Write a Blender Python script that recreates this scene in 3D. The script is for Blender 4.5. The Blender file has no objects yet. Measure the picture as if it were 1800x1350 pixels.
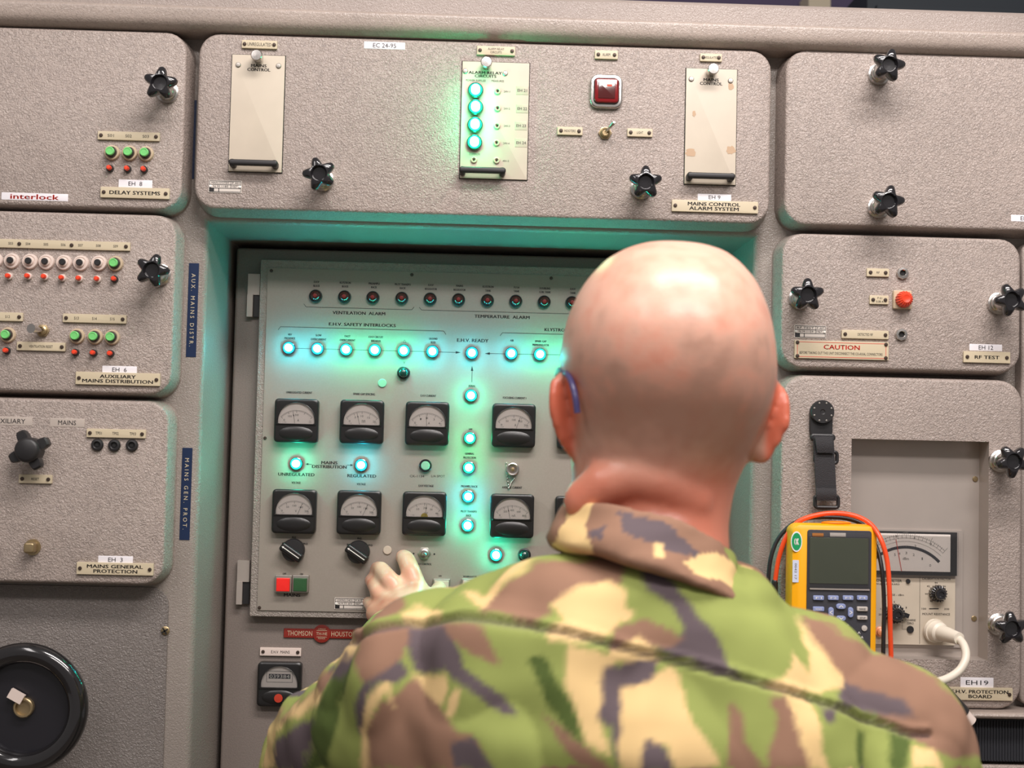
import bpy, bmesh, math, random
from mathutils import Matrix, Vector, noise
R_ = math.radians
PI = math.pi
random.seed(7)
SC = bpy.context.scene
COL = SC.collection

# ------------------------------------------------------------------ camera
FPX = 2500.0
PITCH, YAW, ROLL = 2.8, 1.7, 1.32
CAM = Vector((0.0, -1.6, 1.62))
CR = Matrix.Rotation(R_(-YAW), 3, 'Z') @ Matrix.Rotation(R_(90 + PITCH), 3, 'X') @ Matrix.Rotation(R_(ROLL), 3, 'Z')
cd = bpy.data.cameras.new('camera')
cam = bpy.data.objects.new('camera', cd)
COL.objects.link(cam)
cam.matrix_world = Matrix.Translation(CAM) @ CR.to_4x4()
cd.sensor_width = 36.0
cd.lens = 36.0 * FPX / 1800.0
cd.clip_start = 0.05
cd.dof.use_dof = True
cd.dof.focus_distance = 1.68
cd.dof.aperture_fstop = 8.0
SC.camera = cam

# ------------------------------------------------------------------ world, lights, exposure
SC.view_settings.view_transform = 'Standard'
SC.view_settings.look = 'None'
SC.view_settings.exposure = 0.0
SC.view_settings.gamma = 1.0
SC.view_settings.use_curve_mapping = False
SC.cycles.use_denoising = True
SC.cycles.sample_clamp_indirect = 6.0
SC.cycles.max_bounces = 6
W = bpy.data.worlds.new('world')
SC.world = W
W.use_nodes = True
W.node_tree.nodes['Background'].inputs[0].default_value = (1.0, 0.93, 0.90, 1)
W.node_tree.nodes['Background'].inputs[1].default_value = 0.27


def area(name, loc, rot, sx, sy, power, color):
    ld = bpy.data.lights.new(name, 'AREA')
    ld.shape = 'RECTANGLE'
    ld.size, ld.size_y = sx, sy
    ld.energy = power
    ld.color = color
    o = bpy.data.objects.new(name, ld)
    o.location = loc
    o.rotation_euler = rot
    COL.objects.link(o)


area('ceiling_light', (0.40, -0.95, 2.95), (R_(22), 0, 0), 1.3, 0.22, 29, (1.0, 0.93, 0.90))
area('ceiling_light', (0.55, -2.0, 2.95), (R_(30), 0, 0), 1.3, 0.22, 26, (1.0, 0.93, 0.90))
area('ceiling_light', (-0.9, -1.5, 2.95), (R_(25), R_(-10), 0), 0.22, 1.2, 9, (1.0, 0.94, 0.92))


def U(px, py, y):
    d = CR @ Vector(((px - 900) / FPX, -(py - 675) / FPX, -1.0))
    t = (y - CAM.y) / d.y
    return CAM + d * t


def PX(n, y):
    return n * (1.6 + y) / FPX


def to_px(v):
    q = CR.transposed() @ (Vector(v) - CAM)
    return 900 + FPX * q.x / -q.z, 675 - FPX * q.y / -q.z


F, RP, CP, DP, BK = 0.0, 0.035, 0.135, 0.150, 0.19     # unit faces, rack plane, control panel, inner door, recess back


# ------------------------------------------------------------------ materials
def srgb(r, g, b):
    f = lambda c: c / 12.92 if c <= 0.04045 else ((c + 0.055) / 1.055) ** 2.4
    return (f(r / 255), f(g / 255), f(b / 255), 1)


MATS = {}


def mat(name, col, rough=0.5, metal=0.0, emit=None, es=0.0, coat=0.0, spec=0.5, var=0.0, vscale=40.0, bump=0.0, bscale=200.0, sss=0.0):
    if name in MATS:
        return MATS[name]
    m = bpy.data.materials.new(name)
    m.use_nodes = True
    nt = m.node_tree
    b = nt.nodes['Principled BSDF']
    b.inputs['Base Color'].default_value = col
    b.inputs['Roughness'].default_value = rough
    b.inputs['Metallic'].default_value = metal
    b.inputs['Coat Weight'].default_value = coat
    b.inputs['Specular IOR Level'].default_value = spec
    if sss:
        b.inputs['Subsurface Weight'].default_value = sss
        b.inputs['Subsurface Radius'].default_value = (1.0, 0.3, 0.15)
        b.inputs['Subsurface Scale'].default_value = 0.01
    if emit:
        b.inputs['Emission Color'].default_value = emit
        b.inputs['Emission Strength'].default_value = es
    tc = nt.nodes.new('ShaderNodeTexCoord')
    if var:
        n = nt.nodes.new('ShaderNodeTexNoise')
        n.inputs['Scale'].default_value = vscale
        n.inputs['Detail'].default_value = 4
        mr = nt.nodes.new('ShaderNodeMapRange')
        mr.inputs['From Min'].default_value = 0.3
        mr.inputs['From Max'].default_value = 0.7
        mr.inputs['To Min'].default_value = 1 - var
        mr.inputs['To Max'].default_value = 1 + var
        mx = nt.nodes.new('ShaderNodeVectorMath')
        mx.operation = 'SCALE'
        mx.inputs[0].default_value = col[:3]
        nt.links.new(tc.outputs['Object'], n.inputs['Vector'])
        nt.links.new(n.outputs['Fac'], mr.inputs['Value'])
        nt.links.new(mr.outputs[0], mx.inputs['Scale'])
        nt.links.new(mx.outputs[0], b.inputs['Base Color'])
    if bump:
        n = nt.nodes.new('ShaderNodeTexNoise')
        n.inputs['Scale'].default_value = bscale
        n.inputs['Detail'].default_value = 3
        bp = nt.nodes.new('ShaderNodeBump')
        bp.inputs['Strength'].default_value = bump
        bp.inputs['Distance'].default_value = 0.001
        nt.links.new(tc.outputs['Object'], n.inputs['Vector'])
        nt.links.new(n.outputs['Fac'], bp.inputs['Height'])
        nt.links.new(bp.outputs[0], b.inputs['Normal'])
    MATS[name] = m
    return m


def crackle(name, col, scale, strength, spec=0.5, rough=0.34, amt=0.75, thr=0.5):
    """wrinkle paint: short worm-like crevices"""
    m = bpy.data.materials.new(name)
    m.use_nodes = True
    nt = m.node_tree
    L = nt.links.new
    b = nt.nodes['Principled BSDF']
    b.inputs['Roughness'].default_value = rough
    b.inputs['Specular IOR Level'].default_value = spec
    tc = nt.nodes.new('ShaderNodeTexCoord')
    n1 = nt.nodes.new('ShaderNodeTexNoise')
    n1.inputs['Scale'].default_value = scale
    n1.inputs['Detail'].default_value = 2.5
    n1.inputs['Distortion'].default_value = 0.8
    n2 = nt.nodes.new('ShaderNodeTexNoise')
    n2.inputs['Scale'].default_value = 6
    n2.inputs['Detail'].default_value = 5
    L(tc.outputs['Object'], n1.inputs['Vector'])
    L(tc.outputs['Object'], n2.inputs['Vector'])
    # ridge = 1-|2f-1|
    a = nt.nodes.new('ShaderNodeMath'); a.operation = 'SUBTRACT'; a.inputs[1].default_value = thr
    L(n1.outputs['Fac'], a.inputs[0])
    ab = nt.nodes.new('ShaderNodeMath'); ab.operation = 'ABSOLUTE'
    L(a.outputs[0], ab.inputs[0])
    mr = nt.nodes.new('ShaderNodeMapRange')
    mr.inputs['From Min'].default_value = 0.0
    mr.inputs['From Max'].default_value = 0.035
    mr.inputs['To Min'].default_value = amt
    mr.inputs['To Max'].default_value = 1.0
    L(ab.outputs[0], mr.inputs['Value'])
    n3 = nt.nodes.new('ShaderNodeTexNoise'); n3.inputs['Scale'].default_value = scale * 0.45; n3.inputs['Detail'].default_value = 1
    L(tc.outputs['Object'], n3.inputs['Vector'])
    mr3 = nt.nodes.new('ShaderNodeMapRange')
    mr3.inputs['From Min'].default_value = 0.42
    mr3.inputs['From Max'].default_value = 0.56
    L(n3.outputs['Fac'], mr3.inputs['Value'])
    L(mr3.outputs[0], mr.inputs['To Max'])
    inv = nt.nodes.new('ShaderNodeMath'); inv.operation = 'MULTIPLY_ADD'; inv.inputs[1].default_value = 1 - amt; inv.inputs[2].default_value = amt
    L(mr3.outputs[0], inv.inputs[0])
    mr.inputs['To Max'].default_value = 1.0
    nt.links.remove(mr.inputs['To Max'].links[0])
    L(inv.outputs[0], mr.inputs['To Min'])
    mr2 = nt.nodes.new('ShaderNodeMapRange')
    mr2.inputs['From Min'].default_value = 0.35
    mr2.inputs['From Max'].default_value = 0.65
    mr2.inputs['To Min'].default_value = 0.92
    mr2.inputs['To Max'].default_value = 1.06
    L(n2.outputs['Fac'], mr2.inputs['Value'])
    mu = nt.nodes.new('ShaderNodeMath'); mu.operation = 'MULTIPLY'
    L(mr.outputs[0], mu.inputs[0]); L(mr2.outputs[0], mu.inputs[1])
    mx = nt.nodes.new('ShaderNodeVectorMath'); mx.operation = 'SCALE'
    mx.inputs[0].default_value = col[:3]
    L(mu.outputs[0], mx.inputs['Scale'])
    L(mx.outputs[0], b.inputs['Base Color'])
    bp = nt.nodes.new('ShaderNodeBump')
    bp.inputs['Strength'].default_value = strength
    bp.inputs['Distance'].default_value = 0.0018
    L(n1.outputs['Fac'], bp.inputs['Height'])
    L(bp.outputs[0], b.inputs['Normal'])
    MATS[name] = m
    return m


M = {}
M['face'] = crackle('wrinkle_paint', (0.38, 0.315, 0.28, 1), 400, 0.9, amt=0.35)
M['fine'] = crackle('fine_wrinkle_paint', (0.33, 0.275, 0.245, 1), 520, 0.5, amt=0.88)
M['rail'] = crackle('speckled_trim_paint', (0.37, 0.305, 0.265, 1), 420, 0.35, amt=0.6, rough=0.28)
M['stile'] = crackle('rack_enamel', (0.29, 0.25, 0.22, 1), 520, 0.5, amt=0.85, rough=0.3, spec=0.6)
M['border'] = crackle('coarse_wrinkle_paint', (0.34, 0.295, 0.26, 1), 480, 1.0, amt=0.6)
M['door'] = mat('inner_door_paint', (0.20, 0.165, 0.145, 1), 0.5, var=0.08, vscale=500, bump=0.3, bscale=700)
M['panel'] = mat('smooth_panel_paint', (0.305, 0.268, 0.228, 1), 0.42, var=0.03, vscale=500)
M['dark_plate'] = crackle('coarse_dark_paint', (0.20, 0.175, 0.16, 1), 420, 0.9, amt=0.6)
M['ivory'] = mat('ivory_plastic', srgb(200, 186, 158), 0.4)
M['cream'] = mat('cream_paint', srgb(196, 184, 166), 0.4, var=0.04, vscale=30)
M['white'] = mat('white_tape', srgb(238, 234, 238), 0.4)
M['clear_tape'] = mat('aged_tape', srgb(190, 178, 168), 0.25)
M['ink'] = mat('black_ink', (0.012, 0.011, 0.012, 1), 0.5)
M['red_ink'] = mat('red_ink', srgb(215, 55, 40), 0.5)
M['white_ink'] = mat('white_ink', srgb(235, 232, 225), 0.5)
M['grey_ink'] = mat('grey_ink', srgb(110, 105, 100), 0.5)
M['bakelite'] = mat('black_bakelite', (0.012, 0.011, 0.013, 1), 0.16, spec=0.6, coat=0.5)
M['matte_black'] = mat('matte_black', (0.018, 0.017, 0.018, 1), 0.42)
M['meter_black'] = mat('meter_housing_black', (0.013, 0.012, 0.012, 1), 0.3, bump=0.05)
M['void'] = mat('dark_gap', (0.008, 0.008, 0.008, 1), 0.8)
M['chrome'] = mat('brushed_metal', (0.62, 0.59, 0.56, 1), 0.25, 1.0)
M['steel'] = mat('dull_steel', (0.45, 0.42, 0.38, 1), 0.38, 1.0)
M['alu'] = mat('brushed_aluminium', srgb(178, 168, 160), 0.4, 0.35, var=0.06, vscale=12)
M['brass'] = mat('aged_brass', srgb(170, 150, 115), 0.35, 0.8)
M['screw'] = mat('dark_screw', srgb(75, 62, 55), 0.4, 0.5)
M['green_cap'] = mat('green_plastic', srgb(118, 205, 118), 0.35)
M['red_cap'] = mat('red_plastic', srgb(235, 70, 40), 0.3)
M['record_metal'] = mat('record_plate_metal', srgb(212, 203, 194), 0.35)
M['white_ring'] = mat('white_bakelite', srgb(222, 205, 195), 0.3)
M['tan_ring'] = mat('tan_ring', srgb(196, 176, 148), 0.3)
M['navy'] = mat('navy_tape', srgb(26, 42, 74), 0.3)
M['dial'] = mat('dial_card', srgb(250, 240, 232), 0.5)
M['amber_dial'] = mat('needle_hub', srgb(180, 160, 60), 0.5)
M['counter_red'] = mat('red_flag', srgb(190, 60, 40), 0.4)
M['btn_red'] = mat('red_push_button', srgb(225, 35, 30), 0.3, emit=(1, 0.05, 0.03, 1), es=0.12)
M['btn_green'] = mat('green_push_button', srgb(45, 85, 50), 0.3)
M['red_glass'] = mat('red_lens', srgb(120, 12, 18), 0.12, coat=0.6)
M['dark_red_glass'] = mat('dark_red_lens', (0.07, 0.008, 0.008, 1), 0.12, coat=0.8)
M['deep_red'] = mat('red_filament_window', srgb(140, 40, 38), 0.3)
M['dark_green_glass'] = mat('dark_green_lens', (0.004, 0.05, 0.04, 1), 0.12, coat=0.8)
M['mint'] = mat('pale_green_cap', srgb(140, 205, 170), 0.35)
M['teal_ring'] = mat('green_glass_bezel', (0.0, 0.05, 0.04, 1), 0.15, coat=0.6)
M['blue_ring'] = mat('blue_glass_bezel', (0.003, 0.03, 0.05, 1), 0.15, coat=0.6)
M['lit_teal'] = mat('lit_green_lens', (0.1, 0.8, 0.6, 1), 0.3, emit=(0.012, 1.0, 0.62, 1), es=90)
M['lit_green'] = mat('lit_pure_green_lens', (0.1, 0.8, 0.4, 1), 0.3, emit=(0.018, 1.0, 0.40, 1), es=50)
M['lit_cyan'] = mat('lit_cyan_lens', (0.1, 0.7, 0.8, 1), 0.3, emit=(0.012, 0.78, 1.0, 1), es=78)
M['lit_core'] = mat('lit_lamp_core', (0.8, 0.9, 0.9, 1), 0.3, emit=(0.75, 1.0, 1.0, 1), es=3.0)
M['yellow'] = mat('yellow_rubber', srgb(245, 172, 8), 0.4)
M['meter_face'] = mat('charcoal_plastic', srgb(58, 58, 64), 0.45)
M['lcd'] = mat('grey_green_lcd', srgb(95, 103, 82), 0.22, coat=0.4)
M['btn_blue'] = mat('blue_grey_key', srgb(138, 150, 192), 0.45)
M['btn_grey'] = mat('grey_key', srgb(190, 182, 175), 0.45)
M['red_wire'] = mat('orange_red_wire', srgb(245, 82, 40), 0.35)
M['black_wire'] = mat('black_wire', srgb(40, 38, 40), 0.35)
M['coax'] = mat('cream_cable', srgb(225, 216, 200), 0.4)
M['webbing'] = mat('black_webbing', (0.025, 0.023, 0.026, 1), 0.75, bump=0.8, bscale=900)
M['brand_red'] = mat('brick_red_enamel', srgb(135, 40, 30), 0.35)
M['sticker_green'] = mat('green_sticker', srgb(25, 150, 90), 0.4)
M['handwheel'] = mat('handwheel_black', (0.012, 0.011, 0.012, 1), 0.15, coat=0.7)
M['handwheel_dish'] = mat('handwheel_dish_black', (0.014, 0.013, 0.017, 1), 0.3)
M['grille'] = mat('dark_cloth_grille', (0.02, 0.021, 0.027, 1), 0.7)
M['floor'] = mat('linoleum', srgb(120, 110, 100), 0.4, var=0.1, vscale=4)
M['purple'] = mat('violet_wall_paint', srgb(92, 80, 112), 0.7)
M['cream_wall'] = mat('cream_wall_paint', srgb(225, 212, 185), 0.7)
M['slate'] = mat('slate_cabinet', srgb(42, 50, 58), 0.6)
M['indigo'] = mat('glasses_temple', srgb(70, 66, 110), 0.3)
M['trouser'] = mat('olive_cloth', srgb(92, 92, 60), 0.85, var=0.3, vscale=12)
M['boot'] = mat('black_leather', (0.02, 0.018, 0.017, 1), 0.35)
M['smudge'] = mat('bare_scratches', srgb(225, 215, 205), 0.5)
M['stain'] = mat('brown_chipped_patch', srgb(185, 155, 125), 0.5)

g = bpy.data.materials.new('thin_glass')
g.use_nodes = True
nt = g.node_tree
nt.nodes.remove(nt.nodes['Principled BSDF'])
fr = nt.nodes.new('ShaderNodeFresnel'); fr.inputs[0].default_value = 1.5
tr = nt.nodes.new('ShaderNodeBsdfTransparent')
gl = nt.nodes.new('ShaderNodeBsdfGlossy'); gl.inputs['Roughness'].default_value = 0.03
mx = nt.nodes.new('ShaderNodeMixShader')
nt.links.new(fr.outputs[0], mx.inputs[0]); nt.links.new(tr.outputs[0], mx.inputs[1]); nt.links.new(gl.outputs[0], mx.inputs[2])
nt.links.new(mx.outputs[0], nt.nodes['Material Output'].inputs[0])
M['glass'] = g


# ------------------------------------------------------------------ mesh helpers (local -Y points out of the wall)
def rr_pts(w, h, r, n=6):
    r = min(r, w / 2 - 1e-5, h / 2 - 1e-5)
    out = []
    for cx, cz, a0 in ((w / 2 - r, h / 2 - r, 0), (-w / 2 + r, h / 2 - r, 90), (-w / 2 + r, -h / 2 + r, 180), (w / 2 - r, -h / 2 + r, 270)):
        for k in range(n + 1):
            a = R_(a0 + 90 * k / n)
            out.append((cx + r * math.cos(a), cz + r * math.sin(a)))
    return out


class MB:
    def __init__(s):
        s.v, s.f = [], []

    def add(s, vs, fs, m=None):
        o = len(s.v)
        s.v += [tuple(m @ Vector(p)) if m else tuple(p) for p in vs]
        s.f += [tuple(i + o for i in f) for f in fs]
        return s

    def box(s, cx, cy, cz, sx, sy, sz, m=None):
        x, y, z = sx / 2, sy / 2, sz / 2
        vs = [(cx + i * x, cy + j * y, cz + k * z) for i in (-1, 1) for j in (-1, 1) for k in (-1, 1)]
        return s.add(vs, [(0, 1, 3, 2), (4, 6, 7, 5), (0, 4, 5, 1), (2, 3, 7, 6), (0, 2, 6, 4), (1, 5, 7, 3)], m)

    def rings(s, rings, cap0=True, cap1=True, closed=True, m=None):
        n = len(rings[0])
        vs = [p for r in rings for p in r]
        fs = []
        for i in range(len(rings) - 1):
            for j in range(n if closed else n - 1):
                k = (j + 1) % n
                fs.append((i * n + j, i * n + k, (i + 1) * n + k, (i + 1) * n + j))
        if cap0:
            fs.append(tuple(range(n)))
        if cap1:
            fs.append(tuple(range((len(rings) - 1) * n, len(rings) * n)))
        return s.add(vs, fs, m)

    def rrect(s, w, h, r, d, bev=0.0, y0=0.0, cx=0, cz=0, draft=0.0, m=None):
        """rounded rectangle rising from y0 to y0-d"""
        R = []

        def ring(ins, y):
            R.append([(cx + x, y, cz + z) for x, z in rr_pts(w - 2 * ins, h - 2 * ins, max(r - ins, 1e-5))])
        ring(-draft, y0)
        if bev > 0:
            for k in range(5):
                a = R_(90 * k / 4)
                ring(bev * (1 - math.cos(a)), y0 - d + bev - bev * math.sin(a))
        else:
            ring(0, y0 - d)
        return s.rings(R, m=m)

    def lathe(s, prof, n=28, cx=0, cy=0, cz=0, m=None, rf=None):
        """profile of (radius, y)"""
        R = []
        for r, y in prof:
            R.append([(cx + max(r, 1e-5) * (rf(2 * PI * k / n) if rf else 1) * math.cos(2 * PI * k / n), cy + y,
                       cz + max(r, 1e-5) * (rf(2 * PI * k / n) if rf else 1) * math.sin(2 * PI * k / n)) for k in range(n)])
        return s.rings(R, m=m)

    def tube(s, path, r, n=10, m=None):
        R = []
        P = [Vector(p) for p in path]
        up = Vector((0.02, 0.9, 0.1)).normalized()
        for i, p in enumerate(P):
            t = (P[min(i + 1, len(P) - 1)] - P[max(i - 1, 0)]).normalized()
            a = t.cross(up)
            if a.length < 1e-3:
                a = t.cross(Vector((1, 0, 0)))
            a.normalize()
            b = t.cross(a)
            rr = r[i] if isinstance(r, (list, tuple)) else r
            R.append([p + a * rr * math.cos(2 * PI * k / n) + b * rr * math.sin(2 * PI * k / n) for k in range(n)])
        return s.rings(R, m=m)

    def ell(s, c, rad, rot=None, n=20, k=12):
        c = Vector(c)
        R = []
        for i in range(k + 1):
            a = -PI / 2 + PI * i / k
            ra = max(math.cos(a), 1e-3)
            ring = []
            for j in range(n):
                t = 2 * PI * j / n
                p = Vector((rad[0] * ra * math.cos(t), rad[1] * ra * math.sin(t), rad[2] * math.sin(a)))
                if rot:
                    p = rot @ p
                ring.append(c + p)
            R.append(ring)
        return s.rings(R)

    def cone(s, a, b, ra, rb, n=16):
        """round cone between two points"""
        a, b = Vector(a), Vector(b)
        q = (b - a).to_track_quat('Z', 'Y').to_matrix()
        L = (b - a).length
        R = []
        for i in range(6):
            t = -PI / 2 + PI / 2 * i / 5
            R.append((ra * max(math.cos(t), 1e-3), ra * math.sin(t)))
        for i in range(6):
            t = PI / 2 * i / 5
            R.append((rb * max(math.cos(t), 1e-3), L + rb * math.sin(t)))
        rings = [[a + q @ Vector((r * math.cos(2 * PI * k / n), r * math.sin(2 * PI * k / n), z)) for k in range(n)] for r, z in R]
        return s.rings(rings)

    def mesh(s, name, smooth=35):
        me = bpy.data.meshes.new(name)
        me.from_pydata(s.v, [], s.f)
        bm = bmesh.new()
        bm.from_mesh(me)
        bmesh.ops.remove_doubles(bm, verts=bm.verts, dist=1e-6)
        bmesh.ops.recalc_face_normals(bm, faces=bm.faces)
        bm.to_mesh(me)
        bm.free()
        if smooth:
            me.polygons.foreach_set('use_smooth', [True] * len(me.polygons))
            me.set_sharp_from_angle(angle=R_(smooth))
        me.update()
        return me


WP = {}


def put(name, me, material, parent=None, loc=(0, 0, 0), rot=None, label=None):
    if isinstance(me, MB):
        me = me.mesh(name)
    if me.users == 0 or not me.materials:
        if not me.materials:
            me.materials.append(material)
    elif me.materials[0] != material:
        me = me.copy()
        me.materials[0] = material
    o = bpy.data.objects.new(name, me)
    COL.objects.link(o)
    loc = Vector(loc)
    WP[o] = loc
    if parent:
        o.parent = parent
        o.location = loc - WP[parent]
    else:
        o.location = loc
    if rot:
        o.rotation_euler = rot
    if label:
        o['label'] = label
    return o


def thing(name, label, cat, loc, group=None):
    o = bpy.data.objects.new(name, None)
    o.empty_display_size = 0.02
    COL.objects.link(o)
    o.location = loc
    WP[o] = Vector(loc)
    o['label'] = label
    o['category'] = cat
    if group:
        o['group'] = group
    return o


def tag(o, label, cat, group=None):
    o['label'] = label
    o['category'] = cat
    if group:
        o['group'] = group
    return o


TXT = {}


def glyphs(text, weight):
    key = (text, weight)
    if key in TXT:
        return TXT[key]
    cu = bpy.data.curves.new('t', 'FONT')
    cu.body = text
    cu.size = 1
    cu.offset = weight
    cu.resolution_u = 2
    o = bpy.data.objects.new('t', cu)
    COL.objects.link(o)
    dg = bpy.context.evaluated_depsgraph_get()
    me = bpy.data.meshes.new_from_object(o.evaluated_get(dg))
    vs = [v.co.copy() for v in me.vertices]
    fs = [tuple(p.vertices) for p in me.polygons]
    bpy.data.objects.remove(o)
    bpy.data.curves.remove(cu)
    bpy.data.meshes.remove(me)
    x0, x1 = min(v.x for v in vs), max(v.x for v in vs)
    y0, y1 = min(v.y for v in vs), max(v.y for v in vs)
    nv = [((v.x - (x0 + x1) / 2) / (x1 - x0), (v.y - (y0 + y1) / 2) / (y1 - y0)) for v in vs]
    TXT[key] = (nv, fs)
    return TXT[key]


def letter(mb, text, cx, cz, w, h, y=-0.0002, weight=0.012, rot=0.0):
    nv, fs = glyphs(text, 0.0)
    c, s_ = math.cos(rot), math.sin(rot)
    k = 0.05 * h if weight >= 0.013 else 0.0
    for dx in ((-k, k) if k else (0,)):
        mb.add([(cx + (a * w + dx) * c - (b * h) * s_, y, cz + (a * w + dx) * s_ + (b * h) * c) for a, b in nv], fs)


def seg(mb, x0, z0, x1, z1, th, y=-0.0002):
    d = Vector((x1 - x0, 0, z1 - z0))
    n = Vector((-d.z, 0, d.x)).normalized() * th / 2
    a, b = Vector((x0, y, z0)), Vector((x1, y, z1))
    mb.add([a + n, a - n, b - n, b + n], [(0, 1, 2, 3)])


# ------------------------------------------------------------------ small controls
CACHE = {}


def cached(key, fn):
    if key not in CACHE:
        CACHE[key] = fn().mesh(key)
    return CACHE[key]


def screw_mesh(r=0.0022):
    def fn():
        b = MB().lathe([(r, 0), (r, -0.0008), (r * .8, -0.0014), (0, -0.0016)], 14)
        return b
    return cached('screw_%g' % r, fn)


def slot_mesh(r):
    return cached('slot_%g' % r, lambda: MB().box(0, -0.0016, 0, r * 1.7, 0.0003, r * 0.32).box(0, -0.0016, 0, r * .32, 0.0003, r * 1.7))


def screw(parent, x, y, z, r=0.0022, m='screw', slot=False):
    o = put('screw', screw_mesh(r), M[m], parent, (x, y, z), (0, random.uniform(0, 3), 0))
    return o


def plate(parent, px, py, w, h, lines, plane=F, ink='ink', kind='name_plate', mat_='ivory', scr=True, d=0.003, weight=0.012, scr_px=None, label=None):
    """lines: (text, dx_px, dy_px, w_px, h_px)"""
    c = U(px, py, plane - d)
    W_, H_ = PX(w, plane), PX(h, plane)
    o = put(kind, MB().rrect(W_, H_, 0.0006, d, 0.0004), M[mat_], parent, (c.x, plane, c.z), label=label)
    if lines:
        b = MB()
        for t, dx, dy, tw, th in lines:
            letter(b, t, PX(dx, plane), -PX(dy, plane), PX(tw, plane), PX(th, plane), -d - 0.0002, weight)
        put('lettering', b, M[ink], o, (c.x, plane, c.z))
    if scr:
        ins = PX(scr_px or 6, plane)
        for sx in (-1, 1):
            screw(o, c.x + sx * (W_ / 2 - ins), plane - d, c.z, 0.0021)
    return o


def sticker(parent, px, py, w, h, text, tw, th, plane=F, ink='ink', mat_='white', dx=0, kind='sticker', weight=0.0, d=0.0003):
    return plate(parent, px, py, w, h, [(text, dx, 0, tw, th)], plane, ink, kind, mat_, False, d, weight)


def star_mesh():
    b = MB()

    def f(t):
        ph = abs((math.degrees(t) + 36) % 72 - 36)
        if ph <= 15:
            return (13.3 * math.cos(R_(ph)) + math.sqrt(max(0, 4.1 ** 2 - (13.3 * math.sin(R_(ph))) ** 2)) - 10.2) / 7.2
        v15 = (13.3 * math.cos(R_(15)) + math.sqrt(4.1 ** 2 - (13.3 * math.sin(R_(15))) ** 2) - 10.2) / 7.2
        return v15 * (1 - (ph - 15) / 21) ** 1.4
    n = 150
    rows = [(0.0, 0.006, 0.0), (0.001, 0.0095, 0.003), (0.004, 0.0105, 0.0068), (0.008, 0.0112, 0.0078), (0.012, 0.0112, 0.0073), (0.0148, 0.0106, 0.005), (0.0162, 0.0098, 0.002),
            (0.0164, 0.0088, 0.0), (0.0150, 0.0078, 0.0), (0.011, 0.0070, 0.0), (0.0108, 0.00001, 0)]
    R = []
    for hh, r0, amp in rows:
        ring = []
        for k in range(n):
            t = 2 * PI * k / n
            r = r0 + amp * f(t)
            ring.append((r * math.cos(t), -hh, r * math.sin(t)))
        R.append(ring)
    b.rings(R)
    return b


def star_knob(parent, px, py, rot, plane=F, collar='chrome', h=0.030, s=1.0):
    c = U(px, py, plane - h - 0.012)
    o = put('star_knob', cached('star_knob', star_mesh), M['bakelite'], parent, (c.x, plane - h, c.z), (0, R_(rot), 0))
    o.scale = (s, 1, s)
    put('collar', cached('collar', lambda: MB().lathe([(0.0125, h), (0.0125, h - 0.004), (0.0105, h - 0.005), (0.0105, h - 0.012), (0.0092, h - 0.013), (0.0092, -0.002)], 28)), M[collar], o, (c.x, plane - h, c.z))
    return o


def push_button(parent, px, py, kind, plane=F):
    c = U(px, py, plane - 0.009)
    l = (c.x, plane, c.z)
    ring = 'white_ring' if kind == 'white' else 'tan_ring'
    o = put('breaker_button', cached('brk_base', lambda: MB().lathe([(0.0088, 0), (0.0088, -0.002), (0.0080, -0.004), (0.0066, -0.0042), (0.0062, -0.0035), (0, -0.0035)], 24)), M[ring], parent, l)
    if kind == 'white':
        put('bushing', cached('brk_b2', lambda: MB().lathe([(0.0050, -0.003), (0.0050, -0.0062), (0.0042, -0.007), (0, -0.007)], 20)), M['white_ring'], o, l)
        put('button_cap', cached('brk_b3', lambda: MB().lathe([(0.0036, -0.006), (0.0036, -0.0095), (0.003, -0.0102), (0, -0.0102)], 20)), M['matte_black'], o, l)
    else:
        put('bushing', cached('brk_g2', lambda: MB().lathe([(0.0058, -0.003), (0.0058, -0.008), (0.005, -0.0088), (0, -0.0088)], 20)), M['matte_black'], o, l)
        put('button_cap', cached('brk_g3', lambda: MB().lathe([(0.0048, -0.008), (0.0048, -0.0125), (0.0042, -0.0130), (0.0034, -0.0130), (0.0032, -0.0126), (0, -0.0126)], 20)), M['green_cap'], o, l)
    return o


def red_pin(parent, px, py, ring='matte_black', plane=F):
    c = U(px, py, plane - 0.006)
    l = (c.x, plane, c.z)
    o = put('trip_pin', cached('pin_base', lambda: MB().lathe([(0.0040, 0), (0.0040, -0.004), (0.0034, -0.0048), (0, -0.0048)], 16)), M[ring], parent, l)
    put('pin_tip', cached('pin_tip', lambda: MB().lathe([(0.0027, -0.004), (0.0027, -0.0095), (0.002, -0.0108), (0, -0.011)], 16)), M['red_cap'], o, l)
    return o


def jack(parent, px, py, plane, body='matte_black', r=0.0068, hole='void'):
    c = U(px, py, plane - 0.004)
    l = (c.x, plane, c.z)
    o = put('test_jack', cached('jack_%g' % r, lambda: MB().lathe([(r, 0), (r, -r * .35), (r * .85, -r * .55), (r * .62, -r * .6), (r * .5, -r * .5), (r * .45, -r * .2), (0, -r * .2)], 22)), M[body], parent, l)
    put('jack_hole', cached('jackh_%g' % r, lambda: MB().lathe([(r * .3, -r * .2), (r * .3, -r * .32), (r * .18, -r * .34), (0, -r * .3)], 14)), M[hole], o, l)
    return o


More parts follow.
